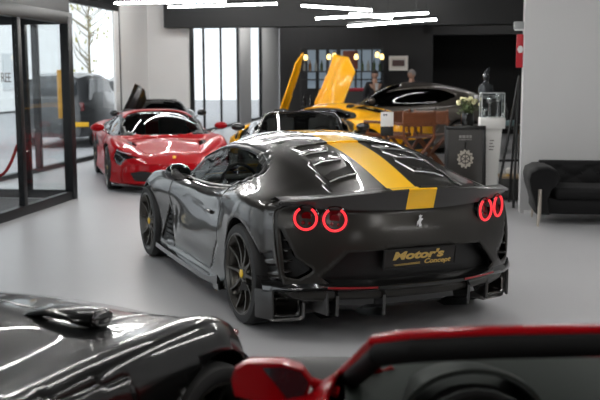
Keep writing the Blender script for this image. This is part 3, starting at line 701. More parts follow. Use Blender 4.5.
def foreground_black():
    P = paint('gunmetal_paint', (.008,.0085,.0085), .4, .28)
    h = 1.082
    zm = lambda x, y, z: z+math.exp(-((x-1.35)/.75)**2)*(.045 if y > .6 and z > .6 else (.10 if y <= .6 and z > .5 else 0))
    car, body, E = mid_car('sports_car', 'glossy black car in the left foreground, cut off by the frame', (-1.77, 2.60, 0), h, P, fw=.85, zmap=zm, dx=.018, simple=False, mirrors=False, cab=-.62, lights=False)
    for s in (1, -1):
        b = MB(); pts = [(1.02, s*.30, .80), (1.03, s*.42, .875), (1.04, s*.55, .895), (1.05, s*.66, .885)]
        sec = []
        for (x, y, z), w, t in zip([(1.0, s*.30, .838), (1.01, s*.37, .874), (1.02, s*.45, .886), (1.03, s*.53, .884), (1.04, s*.60, .876), (1.05, s*.64, .872)], (.04, .05, .06, .07, .07, .06), (.008, .012, .017, .024, .032, .034)):
            sec.append([(x+w*math.cos(a), y, z+t*math.sin(a)) for a in np.linspace(0, 2*PI, 17)[:-1]])
        b.grid(sec, wrap=True); mi = b.build('fender_mirror', P, car)
        b = MB(); b.ball((1.05, s*.645, .872), (.058, .016, .034)); b.build('mirror_cap', M_gloss, mi)
        b = MB(); b.tube([(1.02, s*.56, .74), (1.02, s*.54, .83)], [.03, .02], 8, flat=.6); b.build('mirror_stalk', M_gloss, mi)
        b = MB(); b.ball((1.52, s*.895, .735), (.04, .018, .018)); b.build('side_marker', M_redlens, car)
    car.scale = (1, 1, 1.035)
    return car
def foreground_red():
    P = paint('racing_red', (.30,.001,.004), 0, .35, coat=.42, spec=.06)
    car, body, E = mid_car('sports_car', 'red open sports car in the right foreground showing its windshield frame and dashboard', (.83, 1.93, 0), PI/2, P, roof=False, lights=False, zmap=(lambda x, y, z: z if z < .3 else .3+(z-.3)*(1-.26*min(1, max(0, (x-.85)/.35)))), dx=.018, simple=False, mirrors=False)
    f, path = open_windscreen(car, P, M_carglass, .027, xh=.27, yh=.62, zh=1.122)
    b = MB(); b.tube([p+Vector((-.024, 0, -.026)) for p in path], .028, 10, flat=1.1); b.build('frame_trim', mat('headliner_black', (.006,.006,.006), .7, spec=.2), f)
    # dash furniture
    ds = mat('dash_leather', (.018,.024,.020), .5)
    b = MB(); sec = []
    for y in np.linspace(-.70, .70, 25):
        sec.append([(1.0, y, .80), (.96, y, .862-.03*abs(y)), (.86, y, .86-.03*abs(y)), (.66, y, .845-.02*abs(y)), (.54, y, .81), (.52, y, .72), (.60, y, .6)])
    b.grid(sec); da = b.build('dashboard_top', ds, car)
    b = MB(); sec = []
    for t in np.linspace(0, PI, 21):
        c, s = math.cos(t), math.sin(t); sec.append([(.80, .345+.17*c, .80+.10*s), (.62, .345+.20*c, .80+.145*s), (.57, .345+.205*c, .80+.148*s), (.565, .345+.19*c, .80+.135*s), (.62, .345+.17*c, .80+.12*s)])
    b.grid(sec); b.build('instrument_hood', ds, da)
    b = MB(); b.tube([(.60, .345+.125*math.cos(t), .80+.085*math.sin(t)) for t in np.linspace(0, 2*PI, 25)[:-1]], .012, 6, closed=True); b.build('gauge_bezel', M_plastic, da)
    for yy in (.60, .10, -.55):
        b = MB(); b.tube([(.535, yy+.062*math.cos(t), .80+.026*math.sin(t)) for t in np.linspace(0, 2*PI, 25)[:-1]], .006, 6, closed=True); v = b.build('air_vent', M_rimsilver, da)
        b = MB(); b.box((.545, yy, .80), (.01, .12, .045), .004); b.build('vent_core', M_plastic, v)
    # door mirrors on arms, glass facing back
    for s in (1, -1):
        out = [(.20,.01),(.185,.06),(.15,.085),(.04,.085),(-.03,.06),(-.06,.01),(-.04,-.05),(.03,-.075),(.13,-.065),(.19,-.045)]
        T = Matrix.Translation((.70, s*.85, .872)) @ Matrix.Diagonal((1, .9, .74, 1))
        b = MB(); sec = []
        for dx_, k in ((-.03, .98), (-.035, 1.0), (.0, 1.03), (.05, .9), (.09, .6), (.105, .25)):
            sec.append([(dx_, s*(.07+(q-.07)*k), .01+(z-.01)*k) for q, z in out])
        b.grid(sec, T, wrap=True); mi = b.build('door_mirror', P, car)
        gl = [(.195-.02,.005),(.13,.065),(.04,.07),(-.02,.05),(-.045,.005),(-.03,-.042),(.03,-.06)]
        b = MB(); b.add([(-.034, s*q, z) for q, z in out], [tuple(range(len(out)))], T); b.build('mirror_back', P, mi)
        b = MB(); b.prism([(s*q, z) for q, z in [(.10,.068),(.03,.072),(-.025,.05),(-.05,.008),(-.032,-.045),(.0,-.058),(.02,-.06)]], .004, T @ Matrix(((0,0,-1,-.034),(1,0,0,0),(0,1,0,0),(0,0,0,1)))); b.build('mirror_glass', mat('mirror_dark', (.012,.016,.02), .06, 0, 1.), mi, smooth=False)  # dark bluish glass colour stands in for the room the mirror reflects
        b = MB(); b.tube([(.72, s*.86, .88), (.72, s*.80, .862), (.72, s*.72, .83)], [.022, .02, .026], 10, flat=.7, M=None); b.tube([(.71, s*.86, .85), (.70, s*.80, .825), (.70, s*.74, .79)], [.016, .016, .022], 10, flat=.7); b.build('mirror_arm', P, mi)
    return car
def black_coupe():
    P = paint('black_paint', (.008,.008,.008), .2, .3)
    loc = Vector((-3.12, 20.5, 0)); yaw = R(-80); W = Matrix.Translation(loc) @ Matrix.Rotation(yaw, 4, 'Z')
    def opened(s):
        if s > 0: return None
        hinge = Vector((.78, s*.93, .60)); U = Vector((.45, .1, .72)).normalized(); F = Vector((-.75, -.6, .3)); F = (F-U*F.dot(U)).normalized()
        yv = F.cross(-U); Rw = Matrix(((-U.x, yv.x, F.x), (-U.y, yv.y, F.y), (-U.z, yv.z, F.z))).to_4x4()
        return W.inverted() @ Matrix.Translation(W @ hinge) @ Rw @ Matrix.Diagonal((.72, 1, .8, 1)) @ Matrix.Translation(-hinge)
    car = mid_car('sports_car', 'black sports car with a door swung up, hidden behind the red coupe', loc, yaw, P, doors_open=opened, glass=M_darkglass, dx=.05)[0]
    car.scale = (.9, .9, 1.06)
def grey_suv():
    st = [(x*1.06, [(y*1.03, z*1.235) for y, z in r], a, b) for x, r, a, b in GT]
    P = paint('silver_grey_paint', (.085,.075,.066), .5, .35)
    car = empty('sports_car', (2.35, 22.0, 0), R(176), 'grey metallic fastback car behind the yellow car and its chairs', 'car')
    E = gt_ends(); body, caps = make_shell(st, E, .04, CREASE, [2,2,3,4,4,4,4,4,7,6,8], 20)
    body.cut('arch', (0, 2), circ_closest(1.44, .38, .43), side); body.cut('arch', (0, 2), circ_closest(-1.44, .38, .44), side)
    k = 1.235; up = lambda c: (np.abs(c[:, 1]) > .5) & (c[:, 2] > 1.03)
    body.cut('side_window', (0, 2), [(x*1.06, z*k) for x, z in [(.95,.875),(.66,1.0),(.40,1.09),(.1,1.15),(-.25,1.185),(-.6,1.185),(-.9,1.16),(-1.12,1.09),(-1.18,1.04),(-1.0,.98),(-.72,.90),(-.2,.868),(.4,.858)]], up)
    body.cut('windshield', (0, 1), [(.98,.0),(.95,.36),(.82,.64),(.47,.64),(.02,.51),(-.02,.3),(-.03,0),(-.02,-.3),(.02,-.51),(.47,-.64),(.82,-.64),(.95,-.36)], lambda c: c[:, 2] > 1.0, 'body')
    body.cut('door', (0, 2), [(.66,.98),(.74,.55),(.58,.3),(-.58,.3),(-.85,.6),(-.8,1.06),(.2,1.05)], side, 'body')
    body.obj('body', P, car, thick=.012); body.obj('windshield', M_darkglass, car)
    for s in (1, -1):
        body.obj('door', P, car, thick=.012, side=s); body.obj('side_window', M_darkglass, car, side=s)
        b = MB(); b.ball((.66, s*1.08, 1.2), (.08, .12, .08)); b.build('door_mirror', P, car)
    yes = lambda c: c[:, 0] > -9
    caps['rear'].obj('body', P, car, 'rear_bumper'); caps['front'].obj('body', P, car, 'front_bumper')
    b = MB(); b.box((0, 0, .4), (2.6, 1.6, .5), .05); b.build('cabin_tub', M_cabin, car)
    add_wheels(car, 1.44, -1.44, 1.0, 1.0, .38, .385, .26, .3, M_rimdark, M_yellowcap, mat('caliper_yellow', (.8,.5,.03), .4), 10, False, simple=True)
    liner(car, 1.44, .38, .44, .56, .985); liner(car, -1.44, .38, .455, .55, .985)
    return car
# ------------------------------------------------------------------ the showroom (u to the right, v away, turned 8.5 degrees)
RZ = -.1485
RM = Matrix.Rotation(RZ, 4, 'Z')
def struct(name, b, m, **kw):
    o = b.build(name, m, **kw); o.rotation_euler.z = RZ; o['kind'] = 'structure'; return o
def uv(u, v, z=0.): return RM @ Vector((u, v, z))
M_white = mat('white_wall', (.72,.72,.72), .55, noise=(1.5, (.68,.68,.68), 3))
M_black = mat('black_wall', (.010,.010,.011), .6, noise=(2.0, (.014,.014,.015), 3))
M_ceil = mat('black_ceiling', (.012,.013,.014), .7)
M_frame = mat('anthracite_frame', (.008,.009,.010), .4, spec=.3)
M_glass = glass_mat('window_glass', (.97,.98,.98), .6)
M_led = mat('led_tube', (1,1,1), .4, emit=(1,.985,.96), es=LED)
def room():
    # floor: poured resin with faint cloudy mottling
    m = mat('resin_floor', (.36,.36,.37), .34, spec=.4, noise=(.7, (.41,.41,.42), 5), bump=(90, .03))
    b = MB(); b.box((.4, 18.6, -.06), (15.7, 50.2, .12)); struct('floor', b, m)
    b = MB(); b.box((.4, 18.6, 4.26), (15.7, 50.2, .12)); struct('ceiling', b, M_ceil)
    # left wall: glazing, white pieces and a return
    b = MB(); b.box((-7.40, 21.95, 2.1), (.2, 2.1, 4.2)); b.box((-6.85, 22.95, 2.1), (1.2, .12, 4.2)); struct('wall_left', b, M_white, smooth=False)
    b = MB(); b.box((-7.40, 25.2, 2.1), (.2, 4.4, 4.2)); b.box((-7.40, 16.2, 3.78), (.2, 9.4, .84)); b.box((-7.40, 0.7, 3.9), (.2, 14.6, .6)); b.box((-7.36, 34.9, 4.05), (.2, 15., .3)); struct('wall_left_header', b, M_frame, smooth=False)
    def glazing(name, v0, v1, z1, mull, sill=.08, u=-7.38, bar=.09):
        b = MB()
        for v in [v0, v1]+list(mull): b.box((u, v, z1/2), (.12 if bar > .07 else .07, bar, z1), .006)
        b.box((u, (v0+v1)/2, sill/2), (.12, v1-v0, sill), .004); b.box((u, (v0+v1)/2, z1-.06), (.12, v1-v0, .12), .004)
        f = struct(name, b, M_frame)
        b = MB(); vs = sorted([v0, v1]+list(mull))
        for a, c in zip(vs[:-1], vs[1:]): b.box((u, (a+c)/2, z1/2), (.012, c-a-bar, z1-.15))
        g = b.build('glass_pane', M_glass, f); return f
    glazing('window_1', 12.9, 20.9, 3.36, [16.4])
    glazing('window_2', 27.4, 33.9, 3.9, [28.85, 31.2], bar=.06); glazing('window_4', 36.0, 38.3, 3.9, [], bar=.08)
    b = MB(); b.box((-7.38, 34.97, 1.95), (.16, 1.98, 3.9)); b.box((-7.38, 40.4, 1.95), (.16, 4.1, 3.9)); struct('wall_left_rear', b, M_white, smooth=False)
    glazing('window_3', -6.4, 8.0, 3.6, [-4, -1.6, .8, 3.2, 5.6])
    b = MB(); b.box((-7.36, 20.72, 1.68), (.06, .30, 3.2), .01); b.box((-7.32, 20.72, 1.25), (.02, .1, .3), .01); struct('trim_1', b, M_white)
    # glazed entrance lobby pushed into the room
    b = MB()
    for u, v, w in ((-5.26, 12.74, .16), (-5.26, 11.16, .10), (-5.26, 9.5, .12), (-5.26, 8.0, .14)): b.box((u, v, 1.3), (w*.8, w, 2.6), .008)
    for u in (-5.95, -6.7, -7.3): b.box((u, 12.80, 1.3), (.12, .10, 2.6), .008)
    b.box((-5.26, 10.4, .06), (.10, 4.9, .12), .006); b.box((-5.26, 10.4, 2.58), (.12, 4.9, .16), .006); b.box((-6.3, 12.80, .06), (2.1, .10, .12), .006); b.box((-6.3, 12.80, 2.58), (2.1, .10, .16), .006)
    f = struct('door_1', b, M_frame)
    b = MB()
    for a, c in ((8.07, 9.44), (9.56, 11.11), (11.21, 12.66)): b.box((-5.26, (a+c)/2, 1.31), (.014, c-a, 2.4))
    for a, c in ((-5.32, -5.89), (-6.01, -6.64), (-6.76, -7.25)): b.box(((a+c)/2, 12.80, 1.31), (abs(c-a), .014, 2.4))
    b.build('glass_pane', M_glass, f)
    t = text_obj('window_lettering', 'REE', .17, mat('sign_grey', (.16,.15,.15), .5), (-5.245, 10.79, 1.745), (PI/2, 0, PI/2), f, .002)
    b = MB(); b.box((-6.33, 10.4, 3.43), (2.15, 4.95, 1.54)); struct('wall_lobby_header', b, M_frame, smooth=False)
    # far end, back wall and niche
    b = MB(); b.box((-4.9, 43.0, 2.1), (5.2, .2, 4.2)); struct('wall_end', b, M_white, smooth=False)
    b = MB(); b.box((-2.55, 27.1, 2.1), (4.1, .5, 4.2)); b.box((-4.55, 34.9, 2.1), (.1, 16, 4.2)); b.box((4.0, 27.1, 3.55), (9.0, .5, 1.3)); b.box((-.35, 27.1, 2.1), (.3, .5, 4.2)); struct('wall_back', b, M_black, smooth=False)
    b = MB(); b.box((4.0, 28.9, 1.6), (9.2, .1, 3.2)); struct('wall_niche', b, mat('niche_black', (.003,.003,.003), .8), smooth=False)
    b = MB(); b.box((.95, 22.75, 3.60), (15.4, .5, 1.30)); b.box((.95, 22.75, 2.965), (15.4, .54, .03)); struct('trim_beam', b, mat('beam_black', (.013,.014,.015), .45), smooth=False)
    # partition on the right, outer walls
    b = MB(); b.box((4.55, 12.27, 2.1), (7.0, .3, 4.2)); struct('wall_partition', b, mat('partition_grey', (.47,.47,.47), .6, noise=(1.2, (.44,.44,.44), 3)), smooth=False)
    b = MB(); b.box((4.6, 12.105, .02), (7.0, .03, .04)); struct('baseboard_partition', b, M_white, smooth=False)
    b = MB(); b.box((8.2, 18.6, 2.1), (.2, 50, 4.2)); struct('wall_right', b, M_white, smooth=False)
    b = MB(); b.box((.4, -6.5, 2.1), (15.6, .2, 4.2)); struct('wall_behind', b, M_black, smooth=False)
def lights():
    # pendant LED bars: (px, py) ends were measured, each hung at its own depth
    def bar(p, q, label, group, h=.05, w=.04, cable=True):
        p, q = Vector(p), Vector(q); L = (q-p).length; d = (q-p).normalized(); mid = (p+q)/2
        o = empty('pendant_light', mid, math.atan2(d.y, d.x), label, 'lamp', group)
        b = MB(); b.box((0, 0, .03), (L, w, h), .006); b.build('housing', M_frame, o)
        b = MB(); b.box((0, 0, -.008), (L-.01, w*.92, .026), .008); b.build('light_tube', M_led, o)
        if cable:
            for s in (-1, 1):
                b = MB(); b.tube([(s*L*.4, 0, .05), (s*L*.4, 0, 4.2-mid.z)], .006, 5); b.build('cable', M_frame, o)
        return o
    z = lambda y, Y: 1.7504+(76.15-y)/930.3*Y
    X = lambda x, Y: (x-300)/930.3*Y
    seen = [((118,3.5,12.6),(228,1.5,12.26),'LED bar lamp furthest left over the white column'), ((171,7.5,14.6),(278,4.5,13.99),'LED bar lamp in front of the black beam, left of the triangular cluster'),
            ((302,6.5,13.6),(371,11,14.54),'upper left bar of the triangular LED lamp cluster'), ((316,19,15.0),(427,14,13.8),'middle long bar of the triangular LED lamp cluster'),
            ((348,26.5,14.2),(435,20,12.56),'lowest bar of the triangular LED lamp cluster'), ((350,14.5,14.2),(391,19.3,15.28),'short rear bar of the triangular LED lamp cluster')]
    for (x0, y0, Y0), (x1, y1, Y1), lab in seen:
        zz = (z(y0, Y0)+z(y1, Y1))/2; bar((X(x0, Y0), Y0, z(y0, Y0)), (X(x1, Y1), Y1, z(y1, Y1)), lab, None, h=.035, w=.03)
    # the same bars go on over the cars and behind the viewer; rear ones are unseen, added to brighten the column, end wall and picture
    k = 0
    for (u, v, L, a) in ((-3.4,3.6,3.2,88),(-1.2,5.4,3.0,20),(1.6,4.4,3.2,100),(3.6,7.2,3.0,70),(-3.9,7.6,3.2,75),(-.6,9.6,3.2,95),(1.9,9.0,2.6,15),(-2.9,11.4,3.0,10),(4.6,3.0,3.0,15),(-.2,.6,3.2,80),(-4.2,-1.2,3.,15),(2.8,-1.6,3.0,95),(-5.6,15.4,2.6,85),(4.2,17.5,3.0,80),(-1.4,19.6,3.0,10),(-5.4,17.6,3.0,85),(-4.4,19.4,3.0,15),(-5.8,20.6,2.4,10),(-3.2,16.6,3.,85),(-5.2,24.6,3.0,85),(-3.6,26,3.0,20),(1.6,24.7,3.0,5),(-6.2,34,3.0,85),(-5.6,38.5,3.0,60)):
        c = uv(u, v, (2.75 if u > 1.5 else 3.7) if v < 10.5 else 2.95 if v < 12.5 else 3.3 if v < 18 else 3.95); d = Vector((math.cos(R(a)), math.sin(R(a)), 0))*L/2
        bar(c-d, c+d, 'LED bar lamp hung from the black ceiling', 'LED bars over the showroom')
def outside():
    W = bpy.data.worlds.new('world'); bpy.context.scene.world = W; W.use_nodes = True
    bg = W.node_tree.nodes['Background']; bg.inputs[0].default_value = (.90,.95,1.0,1); bg.inputs[1].default_value = SKY
    b = MB(); b.box((-25, 15, -.16), (120, 120, .1)); o = b.build('pavement', mat('pavement', (.42,.42,.43), .7, noise=(.4, (.36,.36,.37), 4))); o['kind'] = 'structure'
    # pale street front opposite
    fm = mat('facade_white', (.86,.86,.85), .7); wm = mat('facade_window', (.55,.57,.58), .3)
    o = empty('building', uv(-22, 22), RZ, 'pale street building seen through the left windows', 'building')
    b = MB(); b.box((-3, 0, 5), (6, 70, 10)); b.build('facade', fm, o, smooth=False)
    for i in range(9):
        for j in range(2):
            b = MB(); b.box((.02, -24+i*6, 2.0+3.6*j), (.06, 2.2, 1.9)); b.build('window', wm, o, smooth=False)
    # bare street tree with yellow leaf tips
    p = Vector((-6.95, 31.0, 0)); tr = empty('street_tree', p, 0, 'bare street tree with yellowish twigs outside the left window', 'tree')
    rnd = random.Random(3); tw = mat('tree_bark', (.34,.30,.20), .8); b = MB()
    b.tube([(0,0,0),(.02,0,1.2),(0,.03,2.6),(.04,0,4.2)], [.06,.05,.04,.02], 7)
    for k in range(26):
        a = rnd.uniform(0, 2*PI); h = rnd.uniform(1.6, 3.9); L = rnd.uniform(.5, 1.3); q = Vector((0, 0, h)); d = Vector((math.cos(a), math.sin(a), 0))
        b.tube([q, q+d*L*.5+Vector((0,0,L*.35)), q+d*L*.8+Vector((0,0,L*.9))], [.022,.014,.005], 5)
    b.build('trunk', tw, tr)
    lv = MB()
    for k in range(70):
        a = rnd.uniform(0, 2*PI); r_ = rnd.uniform(.1, 1.1); lv.box((r_*math.cos(a), r_*math.sin(a), rnd.uniform(1.9, 4.9)), (.07, .02, .09), rz=a)
    lv.build('foliage', mat('autumn_leaf', (.62,.58,.22), .7), tr, smooth=False)
    def parked(name, label, loc, yaw, P, h=1.7, L=4.4, plate=None):
        """boxy parked car: shaped from side-view sections"""
        c = empty(name, loc, yaw, label, 'car')
        st = []
        prof = [(-.5,.45,.62),(-.48,.52,.66),(-.44,.60,.96),(-.30,.61,1.0),(0,.62,1.0),(.14,.60,.95),(.26,.57,.62),(.42,.54,.58),(.48,.50,.52),(.5,.42,.44)]
        V = []; F = []
        b = MB(); sec = []
        for x, sh, top in prof:
            hw = .93*(1-.25*max(0, abs(x)-.38)/.12); zt = h*top; zs = h*sh if top > .7 else h*top-.05
            r = [(hw-.06, .28), (hw, .42), (hw, zs-.12), (hw-.04, zs), ((hw-.22) if top > .7 else hw-.15, max(zt-.05, zs+.02)), (hw-.36, zt), (0, zt+.02)]
            sec.append([(x*L, y, z) for y, z in r]+[(x*L, -y, z) for y, z in r[::-1][1:]])
        b.grid(sec); n = len(sec[0]); b.f.append(tuple(range(n))); b.m.append(0); b.f.append(tuple(range(len(b.v)-n, len(b.v)))); b.m.append(0)
        b.build('body', P, c, auto=50)
        for s in (1, -1):
            b = MB(); b.prism([(-.40*L,h*.64),(-.38*L,h*.92),(.08*L,h*.92),(.20*L,h*.64)], .02, TM((0, s*.80+.01, 0), (PI/2, 0, 0)) @ Matrix.Identity(4)); w_ = b.build('side_window', M_darkglass if False else wm2, c, smooth=False)
            w_.location = (0, s*.02, 0)
        b = MB(); b.box((-.475*L, 0, h*.80), (.05, 1.2, .36), .02); b.build('rear_window', wm2, c)
        b = MB(); b.box((.235*L, 0, h*.78), (.05, 1.25, .34), .02, M=None); b.build('windshield', wm2, c)
        for x in (-.30, .31):
            for s in (1, -1):
                b = MB(); b.lathe([(0, -.1), (.30, -.1), (.34, -.06), (.34, .08), (.30, .11), (.20, .10), (0, .09)], 24, TM((x*L, s*.84, .34)) @ AX_Y @ (Matrix.Identity(4) if s > 0 else Matrix.Diagonal((1, 1, -1, 1)))); b.build('wheel', M_tyre, c)
        if plate:
            b = MB(); b.box((-.505*L, plate[0], plate[1]), (.02, .52, .12), .004); b.build('number_plate', mat('plate_yellow', (.9,.5,.02), .5), c)
        for s in (1, -1):
            b = MB(); b.box((-.49*L, s*.72, h*.55), (.05, .16, .22), .02); b.build('tail_light', M_redlens, c)
        return c
    wm2 = mat('parked_glass', (.03,.035,.04), .15, 0, .6)
    parked('parked_car', 'dark off-roader with a yellow number plate parked outside the left window', (-6.35, 26.6, -.1), R(88), mat('parked_dark', (.055,.057,.06), .4, 0, .5), 1.95, 4.5, (-.66, .62))
    parked('parked_car', 'silver car parked outside the glass entrance lobby', (-9.3, 22.5, -.1), R(70), mat('parked_silver', (.42,.43,.44), .35, .4, .5), 1.55, 4.4)
    parked('parked_car', 'white car parked outside the far row of windows', (-6.0, 36.0, -.1), R(80), mat('parked_white', (.6,.6,.6), .35, 0, .5), 1.9, 4.6)
# ------------------------------------------------------------------ furniture, displays and people
def props():
    # black velvet chesterfield
    vel = mat('black_velvet', (.004,.004,.0045), .75, sheen=.04, spec=.25); gold = mat('brass_leg', (.55,.50,.44), .3, .8)
    so = empty('sofa', uv(2.10, 11.50), RZ, 'black buttoned velvet chesterfield sofa against the white wall', 'sofa')
    so.scale = (1, 1, .955)
    em = tag(MBbox((-6.35, 10.45, .008), (1.85, 4.3, .016), 'entrance_mat', mat('mat_charcoal', (.05,.052,.055), .9)), 'large charcoal entrance mat on the lobby floor', 'mat'); em.rotation_euler.z = RZ
    # local: x along the sofa, y to the wall, sofa 2.2 wide starting at x=-1.1 -> shift so the left arm sits at the measured place
    L = 2.2; x0 = -1.02
    b = MB(); b.box((x0+L/2, .02, .24), (L-.1, .74, .20), .04); b.build('base', vel, so)
    b = MB(); b.box((x0+L/2, -.08, .40), (L-.56, .62, .15), .05, seg=3); b.build('seat_cushion', vel, so)
    def tuft(P, nx, nz, dep): ...
    # rolled back with diamond buttoning
    b = MB(); sec = []
    nx, nz = 96, 26
    for i in range(nx+1):
        x = x0+.16+(L-.32)*i/nx; row = []
        for j in range(nz+1):
            t = j/nz
            if t < .7: y = .20+.05*t; z = .34+.34*t/.7
            else:
                a = (t-.7)/.3*PI*1.15; y = .235+.09-.09*math.cos(a); z = .68+.075*math.sin(a)
            uu, vv = (x-x0)/.19, z/.11
            pu = abs(math.sin(PI*(uu+vv)/2)*math.sin(PI*(uu-vv)/2)) if t < .72 else .5
            row.append((x, y-.028*pu**.5, z))
        sec.append(row)
    b.grid(sec); b.box((x0+L/2, .33, .40), (L-.2, .12, .5), .03); b.build('backrest', vel, so)
    k = 0
    for q in range(3):
        for i in range(10):
            z = .38+.11*q; xx = x0+.28+.19*i+(.095 if q % 2 else 0)
            if xx > x0+L-.25: continue
            b = MB(); b.ball((xx, .205, z), (.014, .010, .014), n=8, k=6); b.build('button', vel, so)
    for s, xa in ((-1, x0), (1, x0+L)):
        b = MB(); sec = []
        # scroll arm: section in x-z swept along y
        pr = [(.22,.15),(.20,.35),(.24,.46),(.30,.52),(.33,.60),(.30,.68),(.20,.725),(.08,.72),(-.01,.67),(-.03,.58),(-.01,.46),(.03,.34),(.06,.22),(.07,.15)]
        for y, k in ((-.44,.86),(-.455,.94),(-.44,1.0),(-.2,1.0),(.1,1.0),(.36,1.0),(.37,.9)):
            sec.append([((xa-s*(.15+(px-.15)*k)) , y, .42+(pz-.42)*k) for px, pz in pr])
        b.grid(sec, wrap=True); n = len(pr); b.f.append(tuple(range(n))); b.m.append(0); b.build('arm', vel, so, auto=60)
        for y in (-.40, .30):
            b = MB(); b.tube([(xa-s*.10, y-.065, .46), (xa-s*.10, y-.07, .15), (xa-s*.095, y-.06, .12), (xa-s*.085, y-.05, .0)] if y < 0 else [(xa-s*.10, y, .15), (xa-s*.09, y, .0)], [.022, .022, .020, .012] if y < 0 else [.02, .012], 8); b.build('leg', gold, so)
    # framed poster on an easel-back, beside the pedestal
    T = (2.29, 12.75, 0)
    pf = empty('framed_poster', T, R(6), 'black framed dark poster with a pale round emblem left of the white pedestal', 'poster')
    fr = mat('poster_frame', (.012,.012,.012), .3); pg = mat('poster_print', (.030,.028,.026), .18, 0, .6, noise=(5, (.05,.046,.042), 4)); pale = mat('poster_pale', (.42,.38,.32), .5)
    Mx = TM((0, 0, 0), (R(-4), 0, 0)); w, h = .575, 1.07
    b = MB()
    for c, d in (((0, 0, .03), (w, .03, .05)), ((0, 0, h-.02), (w, .03, .05)), ((-w/2+.02, 0, h/2), (.045, .03, h)), ((w/2-.02, 0, h/2), (.045, .03, h))): b.box(c, d, .004, M=Mx)
    f = b.build('frame', fr, pf)
    b = MB(); b.box((0, .004, h/2), (w-.06, .012, h-.06), M=Mx); b.build('print', pg, pf)
    b = MB(); pts = []
    for k in range(48):
        a = 2*PI*k/48; r_ = .125 if k % 4 < 2 else .105; pts.append((r_*math.cos(a)*.95, r_*math.sin(a)*1.05))
    b.prism(pts, .002, Mx @ Matrix(((1,0,0,.0),(0,0,-1,-.003),(0,1,0,.62),(0,0,0,1))))
    e = b.build('emblem', pale, pf, smooth=False)
    b = MB()
    for k in range(3):
        a = R(30+60*k); b.box((0, -.008, .62), (.20, .006, .012), M=Mx @ Matrix.Translation((0, 0, .62)) @ Matrix.Rotation(a, 4, 'Y') @ Matrix.Translation((0, 0, -.62)))
    b.lathe([(.055, 0), (.072, 0), (.072, .006), (.055, .006), (.055, 0)], 24, Mx @ TM((0, -.004, .62)) @ Matrix.Rotation(PI/2, 4, 'X')); b.build('emblem_ring', mat('poster_dark', (.06,.05,.045), .5), e)
    b = MB()
    for i, (x, ww) in enumerate(((-.07,.035),(-.02,.045),(.03,.035),(.075,.035))): b.box((x, -.004, .925), (ww, .004, .04), .002, M=Mx)
    b.box((0, -.004, .885), (.18, .004, .01), M=Mx); b.build('poster_heading', mat('poster_grey', (.22,.21,.20), .5), pf)
    b = MB(); b.tube([(0, .02, h*.8), (0, .30, 0)], .012, 6); b.build('prop_leg', fr, pf)
    # tapered white pedestal with a glass case of trophies
    wh = mat('pedestal_white', (.80,.79,.76), .4)
    pd = empty('pedestal', (2.70, 13.09, 0), R(-6), 'tapered white display pedestal carrying a glass case', 'pedestal')
    b = MB(); sec = []
    for z, hw in ((0, .066), (.02, .068), (1.0, .132), (1.03, .135)): sec.append([(-hw, -hw, z), (hw, -hw, z), (hw, hw, z), (-hw, hw, z)])
    b.grid(sec, wrap=True); b.build('column', wh, pd, auto=20)
    b = MB(); b.box((0, 0, 1.10), (.345, .345, .15), .01); b.build('top', wh, pd)
    b = MB()
    for q in range(5): b.box((-.012+.008*(q % 2), -.118, .90-.042*q), (.07-.012*(q % 3), .006, .016), M=TM((0, -.004, 0), (0, 0, 0))); 
    b.build('side_lettering', mat('lettering_grey', (.25,.24,.22), .5), pd)
    cz = 1.175
    gc = empty('display_case', (2.70, 13.09, cz), R(-6), 'clear glass display case with white edges on top of the white pedestal', 'display case')
    b = MB()
    for c, d in (((0, .15, .17), (.31, .006, .34)), ((0, -.15, .17), (.31, .006, .34)), ((.155, 0, .17), (.006, .30, .34)), ((-.155, 0, .17), (.006, .30, .34)), ((0, 0, .34), (.32, .31, .008))): b.box(c, d)
    b.build('glass_cover', glass_mat('case_glass', (.93,.95,.95), 1.2), gc)
    b = MB()
    for x in (-.155, .155):
        for y in (-.15, .15): b.tube([(x, y, 0), (x, y, .34)], .008, 5)
    b.tube([(-.155,-.15,.34),(.155,-.15,.34),(.155,.15,.34),(-.155,.15,.34)], .008, 5, closed=True); b.build('case_edge', mat('acrylic_edge', (.45,.46,.46), .3), gc)
    sil = mat('trophy_silver', (.5,.5,.5), .2, .9)
    for (x, y, z, hh, lab) in ((-.03, .02, 0, .30, 'silver trophy at the centre of the glass case'), (.09, .05, 0, .35, 'taller silver trophy at the right in the glass case'), (-.11, -.04, 0, .14, 'short silver cup at the left in the glass case')):
        o = empty('trophy', Vector((2.70, 13.09, cz)) + Matrix.Rotation(R(-6), 3, 'Z') @ Vector((x, y, z)), 0, lab, 'trophy')
        b = MB(); b.lathe([(0, .0), (.035, 0), (.035, .02), (.022, .03), (.018, hh*.55), (.026, hh*.62)], 16); b.build('stem', sil, o)
        b = MB(); b.ball((0, 0, hh*.8), (.045, .04, hh*.2)); b.build('head', sil, o)
    # bust on a shelf behind
    bs = empty('figurine', (2.76, 13.85, 1.47), 0, 'small dark figurine on a tall stand behind the glass case', 'figurine'); dk = mat('figurine_dark', (.05,.055,.06), .25, .5)
    b = MB(); sec = [(0, 0, 0), (0, 0, .05), (.0, 0, .14), (.01, 0, .2)]
    b.lathe([(0, 0), (.11, .0), (.12, .06), (.10, .15), (.04, .19), (.03, .22)], 20, Matrix.Diagonal((1, .6, 1, 1))); b.build('shoulders', dk, bs)
    b = MB(); b.ball((0, 0, .27), (.05, .058, .065)); b.tube([(0, 0, .3), (.02, 0, .36), (.05, 0, .40)], [.04, .03, .012], 8); b.build('head', dk, bs)
    st = empty('display_stand', (2.76, 13.85, 0), 0, 'tall slim dark stand under the figurine behind the pedestal', 'stand')
    b = MB(); b.box((0, 0, .725), (.16, .16, 1.41), .01); b.build('post', M_plastic, st)
